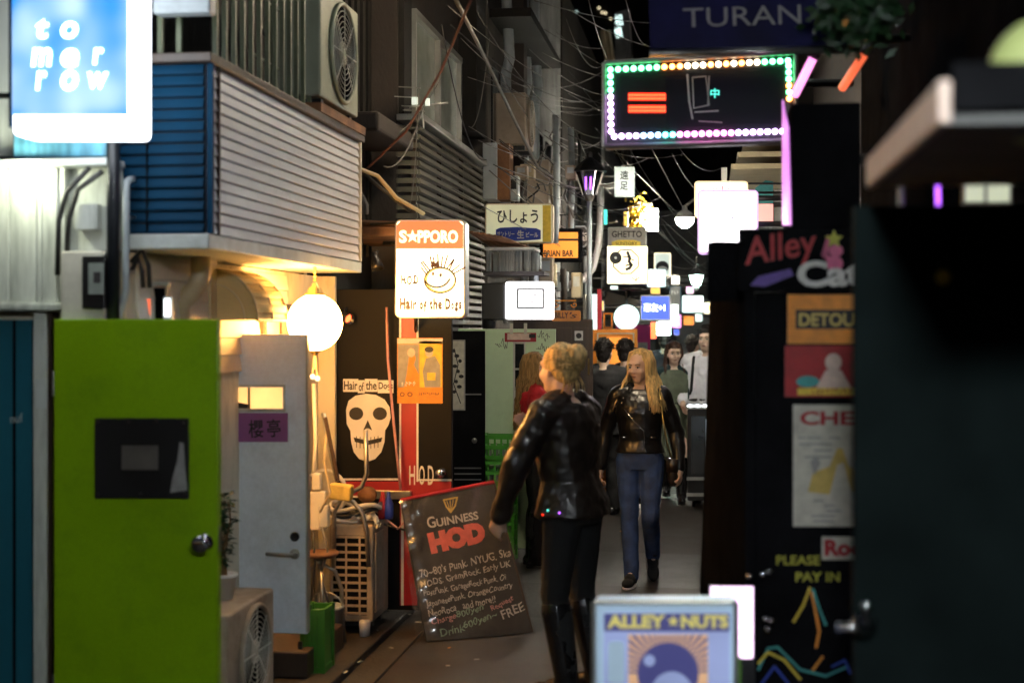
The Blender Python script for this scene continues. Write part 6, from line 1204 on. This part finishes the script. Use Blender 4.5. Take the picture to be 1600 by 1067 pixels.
            for i in range(14): x = random.uniform(-.06, .06); st.tube([hd_((x, .09, -.03)), hd_((x * 1.2, .11, -.07)), hd_((x * 1.5, .1, -.11))], [.004, .003, .001], 5)
    so2 = place(st, 'hair_strands', hm, ho, M); so2['kind'] = 'stuff'
    return root, M, up, hd_, SH, arms
HANG = {1: ((.06, .03, -.28), (.075, -.03, -.53)), -1: ((-.06, .03, -.28), (-.075, -.03, -.53))}
STAND = {1: ((.09, -.02, .49), (.09, .01, .085)), -1: ((-.09, -.02, .49), (-.09, .01, .085))}
WALK = {1: ((.085, -.09, .50), (.075, .17, .20)), -1: ((-.07, -.06, .49), (-.05, -.10, .085))}
WALK2 = {1: ((.08, -.12, .50), (.08, -.16, .085)), -1: ((-.08, .02, .49), (-.08, .22, .14))}

# woman in front, back to us, hair in a bun
r1, M1, *_ = person('woman with blonde bun and black leather jacket standing by the chalkboard', 896, 7.0, 1.735, -118, dict(arm={1: ((.08, -.12, -.25), (.07, -.22, -.49)), -1: ((-.05, -.09, -.26), (.04, -.25, -.12))}, leg={1: ((.09, -.05, .49), (.085, .02, .085)), -1: ((-.10, -.02, .49), (-.12, .06, .085))}, palm={1: (-.5, .2, .6), -1: (.6, 0, .5)}, curl={1: .7, -1: .35}),
       dict(top='leather_brown', bottom='black_cloth', shoe='boot', inf=.031, hem=.90, wr=.04, ws=.13, skirt=.02, inner='black_cloth', collar='leather_brown'), dict(m='hair_blonde', style='bun'), bulk=1.03, hy=-14, lean=7)
for x_, y_, m_ in ((848, 804, 'lit_redglow'), (874, 801, 'lit_purple'), (856, 797, 'lit_teal')):  # small glowing balls paint the glints at her hip
    c_ = P(x_, y_, 6.78); o = MB().ball(c_, .0055, 8, 6).build('belt_glint', m_, smooth=True); o.location = o.location - r1.location; o.parent = r1
# red jumper woman
person('woman in a dark red jumper with long wavy hair facing right', 836, 10.8, 1.62, 105, dict(arm={1: ((.05, -.10, -.26), (.0, -.26, -.18)), -1: ((-.06, .02, -.28), (-.05, -.12, -.48))}, leg=STAND),
       dict(top='red_knit', bottom='black_cloth', shoe='boot', inf=.028, hem=.90, wr=.025, name='jumper'), dict(m='hair_dirty_blonde', style='long', len=.46, wave=.022, out=.05, n=260, wrap=120), hy=-15)
# walking blonde
r3, M3, up3, hd3, SH3, AR3 = person('walking blonde woman in a black biker jacket and blue jeans', 1000, 10.15, 1.655, -4, dict(arm={1: ((.10, .04, -.27), (.13, -.05, -.52)), -1: ((-.10, .05, -.27), (-.13, .03, -.53))}, leg=WALK, toe={1: (.1, -.45, -.9), -1: (-.08, -1, .0)}, curl={1: .8, -1: .7}),
       dict(top='leather', bottom='denim', shoe='trainer', shoem='black_cloth', sole='sole_white', inf=.024, hem=.96, wr=.018, ws=.1, collar='leather', inner='black_cloth', name='biker_jacket'), dict(m='hair_blonde', style='long', len=.28, wave=.010, out=.10, n=460, wrap=132), bulk=.98, hy=-22, hp=6, voxel=.007)
mz = MB().tube([up3((-.10, -.128, 1.28)), up3((-.03, -.145, 1.20)), up3((.045, -.142, 1.13)), up3((.05, -.138, 1.0))], .0035, 6); place(mz, 'zip', 'chrome', r3, M3)
for k in (1, -1): place(MB().tube([up3((.09 * k, -.132, 1.08)), up3((.135 * k, -.115, 1.08))], .003, 6), 'pocket_zip', 'chrome', r3, M3)
for p_ in ((-.105, -.125, 1.36), (-.115, -.12, 1.33), (.10, -.125, 1.36)): place(MB().ball(up3(p_), .006, 8, 6), 'stud', 'chrome', r3, M3)
tb = thing('shoulder_bag', 'small dark shoulder bag with a chain strap on the walking blonde', 'bag', (0, 0, 0)); tb.location = r3.location; tb.parent = None
def bagpiece(mb, n, m): o = place(mb, n, m, tb, M3); return o
m = MB().obox((.245, -.03, .82), (.07, .15, .19)); o = bagpiece(m, 'pouch', 'leather_brown'); o.modifiers.new('b', 'BEVEL').width = .02
bagpiece(MB().obox((.245, -.035, .875), (.08, .16, .09)), 'flap', 'leather_brown')
bagpiece(MB().tube([(.24, -.04, .91), (.215, -.13, 1.02), (.185, -.145, 1.2), (.15, -.08, 1.43), (.14, .02, 1.46)], .006, 6), 'strap', 'brass')
# men in dark clothes with backs turned
person('dark-haired man in a black suit jacket with his back turned', 944, 13.9, 1.69, 172, dict(arm=HANG, leg=STAND), dict(top='suit_cloth', bottom='suit_cloth', shoe='shoe', inf=.03, hem=.84, wr=.02, skirt=.06), dict(m='hair_black', style='short'), skin='skin_light', sex='m', voxel=.011)
person('dark-haired man mostly hidden behind the walking blonde woman', 978, 14.6, 1.68, 150, dict(arm=HANG, leg=STAND), dict(top='suit_cloth', bottom='suit_cloth', shoe='shoe', inf=.03, hem=.84, wr=.02, skirt=.06), dict(m='hair_black', style='short'), skin='skin_light', sex='m', voxel=.011)
# couple
r6, M6, up6, *_ = person('woman with brown bob in a sage dress and dark teal cardigan', 1053, 15.0, 1.655, 2, dict(arm=HANG, leg=WALK2), dict(top='teal_knit', bottom='dress', dressm='sage_cloth', shoe='boot', inf=.026, hem=.84, wr=.015, open=True, coat=True, name='cardigan'), dict(m='hair_brown', style='bob', len=.17, wave=.004, out=.015, n=260, wrap=112), skin='skin_light', hy=8, voxel=.008)
r7, M7, up7, *_ = person('smiling man in a white shirt with a backpack strap', 1104, 15.0, 1.82, -4, dict(arm={1: HANG[1], -1: ((-.07, .02, -.28), (-.03, -.2, -.42))}, leg=STAND, curl={-1: .9}), dict(top='shirt_cloth', bottom='suit_cloth', shoe='shoe', inf=.026, hem=.90, wr=.03, ws=.06, sleeve=.75, collar='shirt_cloth', name='shirt'), dict(m='hair_black', style='short'), skin='skin_light', sex='m', hy=-12, voxel=.008)
for k in (1, -1): place(MB().tube([up7((.115 * k, .03, 1.445)), up7((.12 * k, -.09, 1.40)), up7((.125 * k, -.135, 1.28)), up7((.14 * k, -.11, 1.1)), up7((.16 * k, .0, 1.0))], .014, 6), 'backpack_strap', 'black_cloth', r7, M7)
tb = thing('backpack', 'dark backpack on the man in the white shirt', 'backpack', (0, 0, 0)); tb.location = r7.location
o = place(MB().obox((0, .2, 1.2), (.27, .13, .4)), 'bag_body', 'black_cloth', tb, M7); o.modifiers.new('b', 'BEVEL').width = .03; place(MB().obox((0, .28, 1.12), (.2, .05, .2)), 'pocket', 'black_cloth', tb, M7)
place(MB().tube([(-.04, .15, 1.40), (-.03, .14, 1.44), (.03, .14, 1.44), (.04, .15, 1.40)], .008, 6), 'grab_loop', 'black_cloth', tb, M7)
place(MB().ball(up7((0, -.11, 1.0)), (.17, .02, .02)), 'belt', 'leather', r7, M7)
# far figures
person('man in a dark suit walking away beyond the couple', 1038, 20.0, 1.74, 165, dict(arm=HANG, leg=STAND), dict(top='navy_cloth', bottom='navy_cloth', shoe='shoe', inf=.03, hem=.84, wr=.02, skirt=.05, collar='shirt_cloth'), dict(m='hair_black', style='short'), skin='skin_light', sex='m', voxel=.013, hy=20)
r9, M9, up9, *_ = person('person in a pale shirt walking away between the couple', 1082, 19.0, 1.70, 150, dict(arm=HANG, leg=STAND), dict(top='shirt_cloth', bottom='suit_cloth', shoe='shoe', inf=.026, hem=.90, wr=.02, name='shirt'), dict(m='hair_black', style='short'), skin='skin_light', sex='m', voxel=.013)
tb = thing('backpack', 'black backpack on the far person in the pale shirt', 'backpack', (0, 0, 0)); tb.location = r9.location
o = place(MB().obox((0, .2, 1.2), (.26, .12, .38)), 'bag_body', 'black_cloth', tb, M9); o.modifiers.new('b', 'BEVEL').width = .03
for k in (1, -1): place(MB().tube([up9((.11 * k, .12, 1.4)), up9((.12 * k, .0, 1.45)), up9((.12 * k, -.12, 1.35)), up9((.14 * k, -.08, 1.1))], .014, 6), 'shoulder_strap', 'black_cloth', tb, M9)
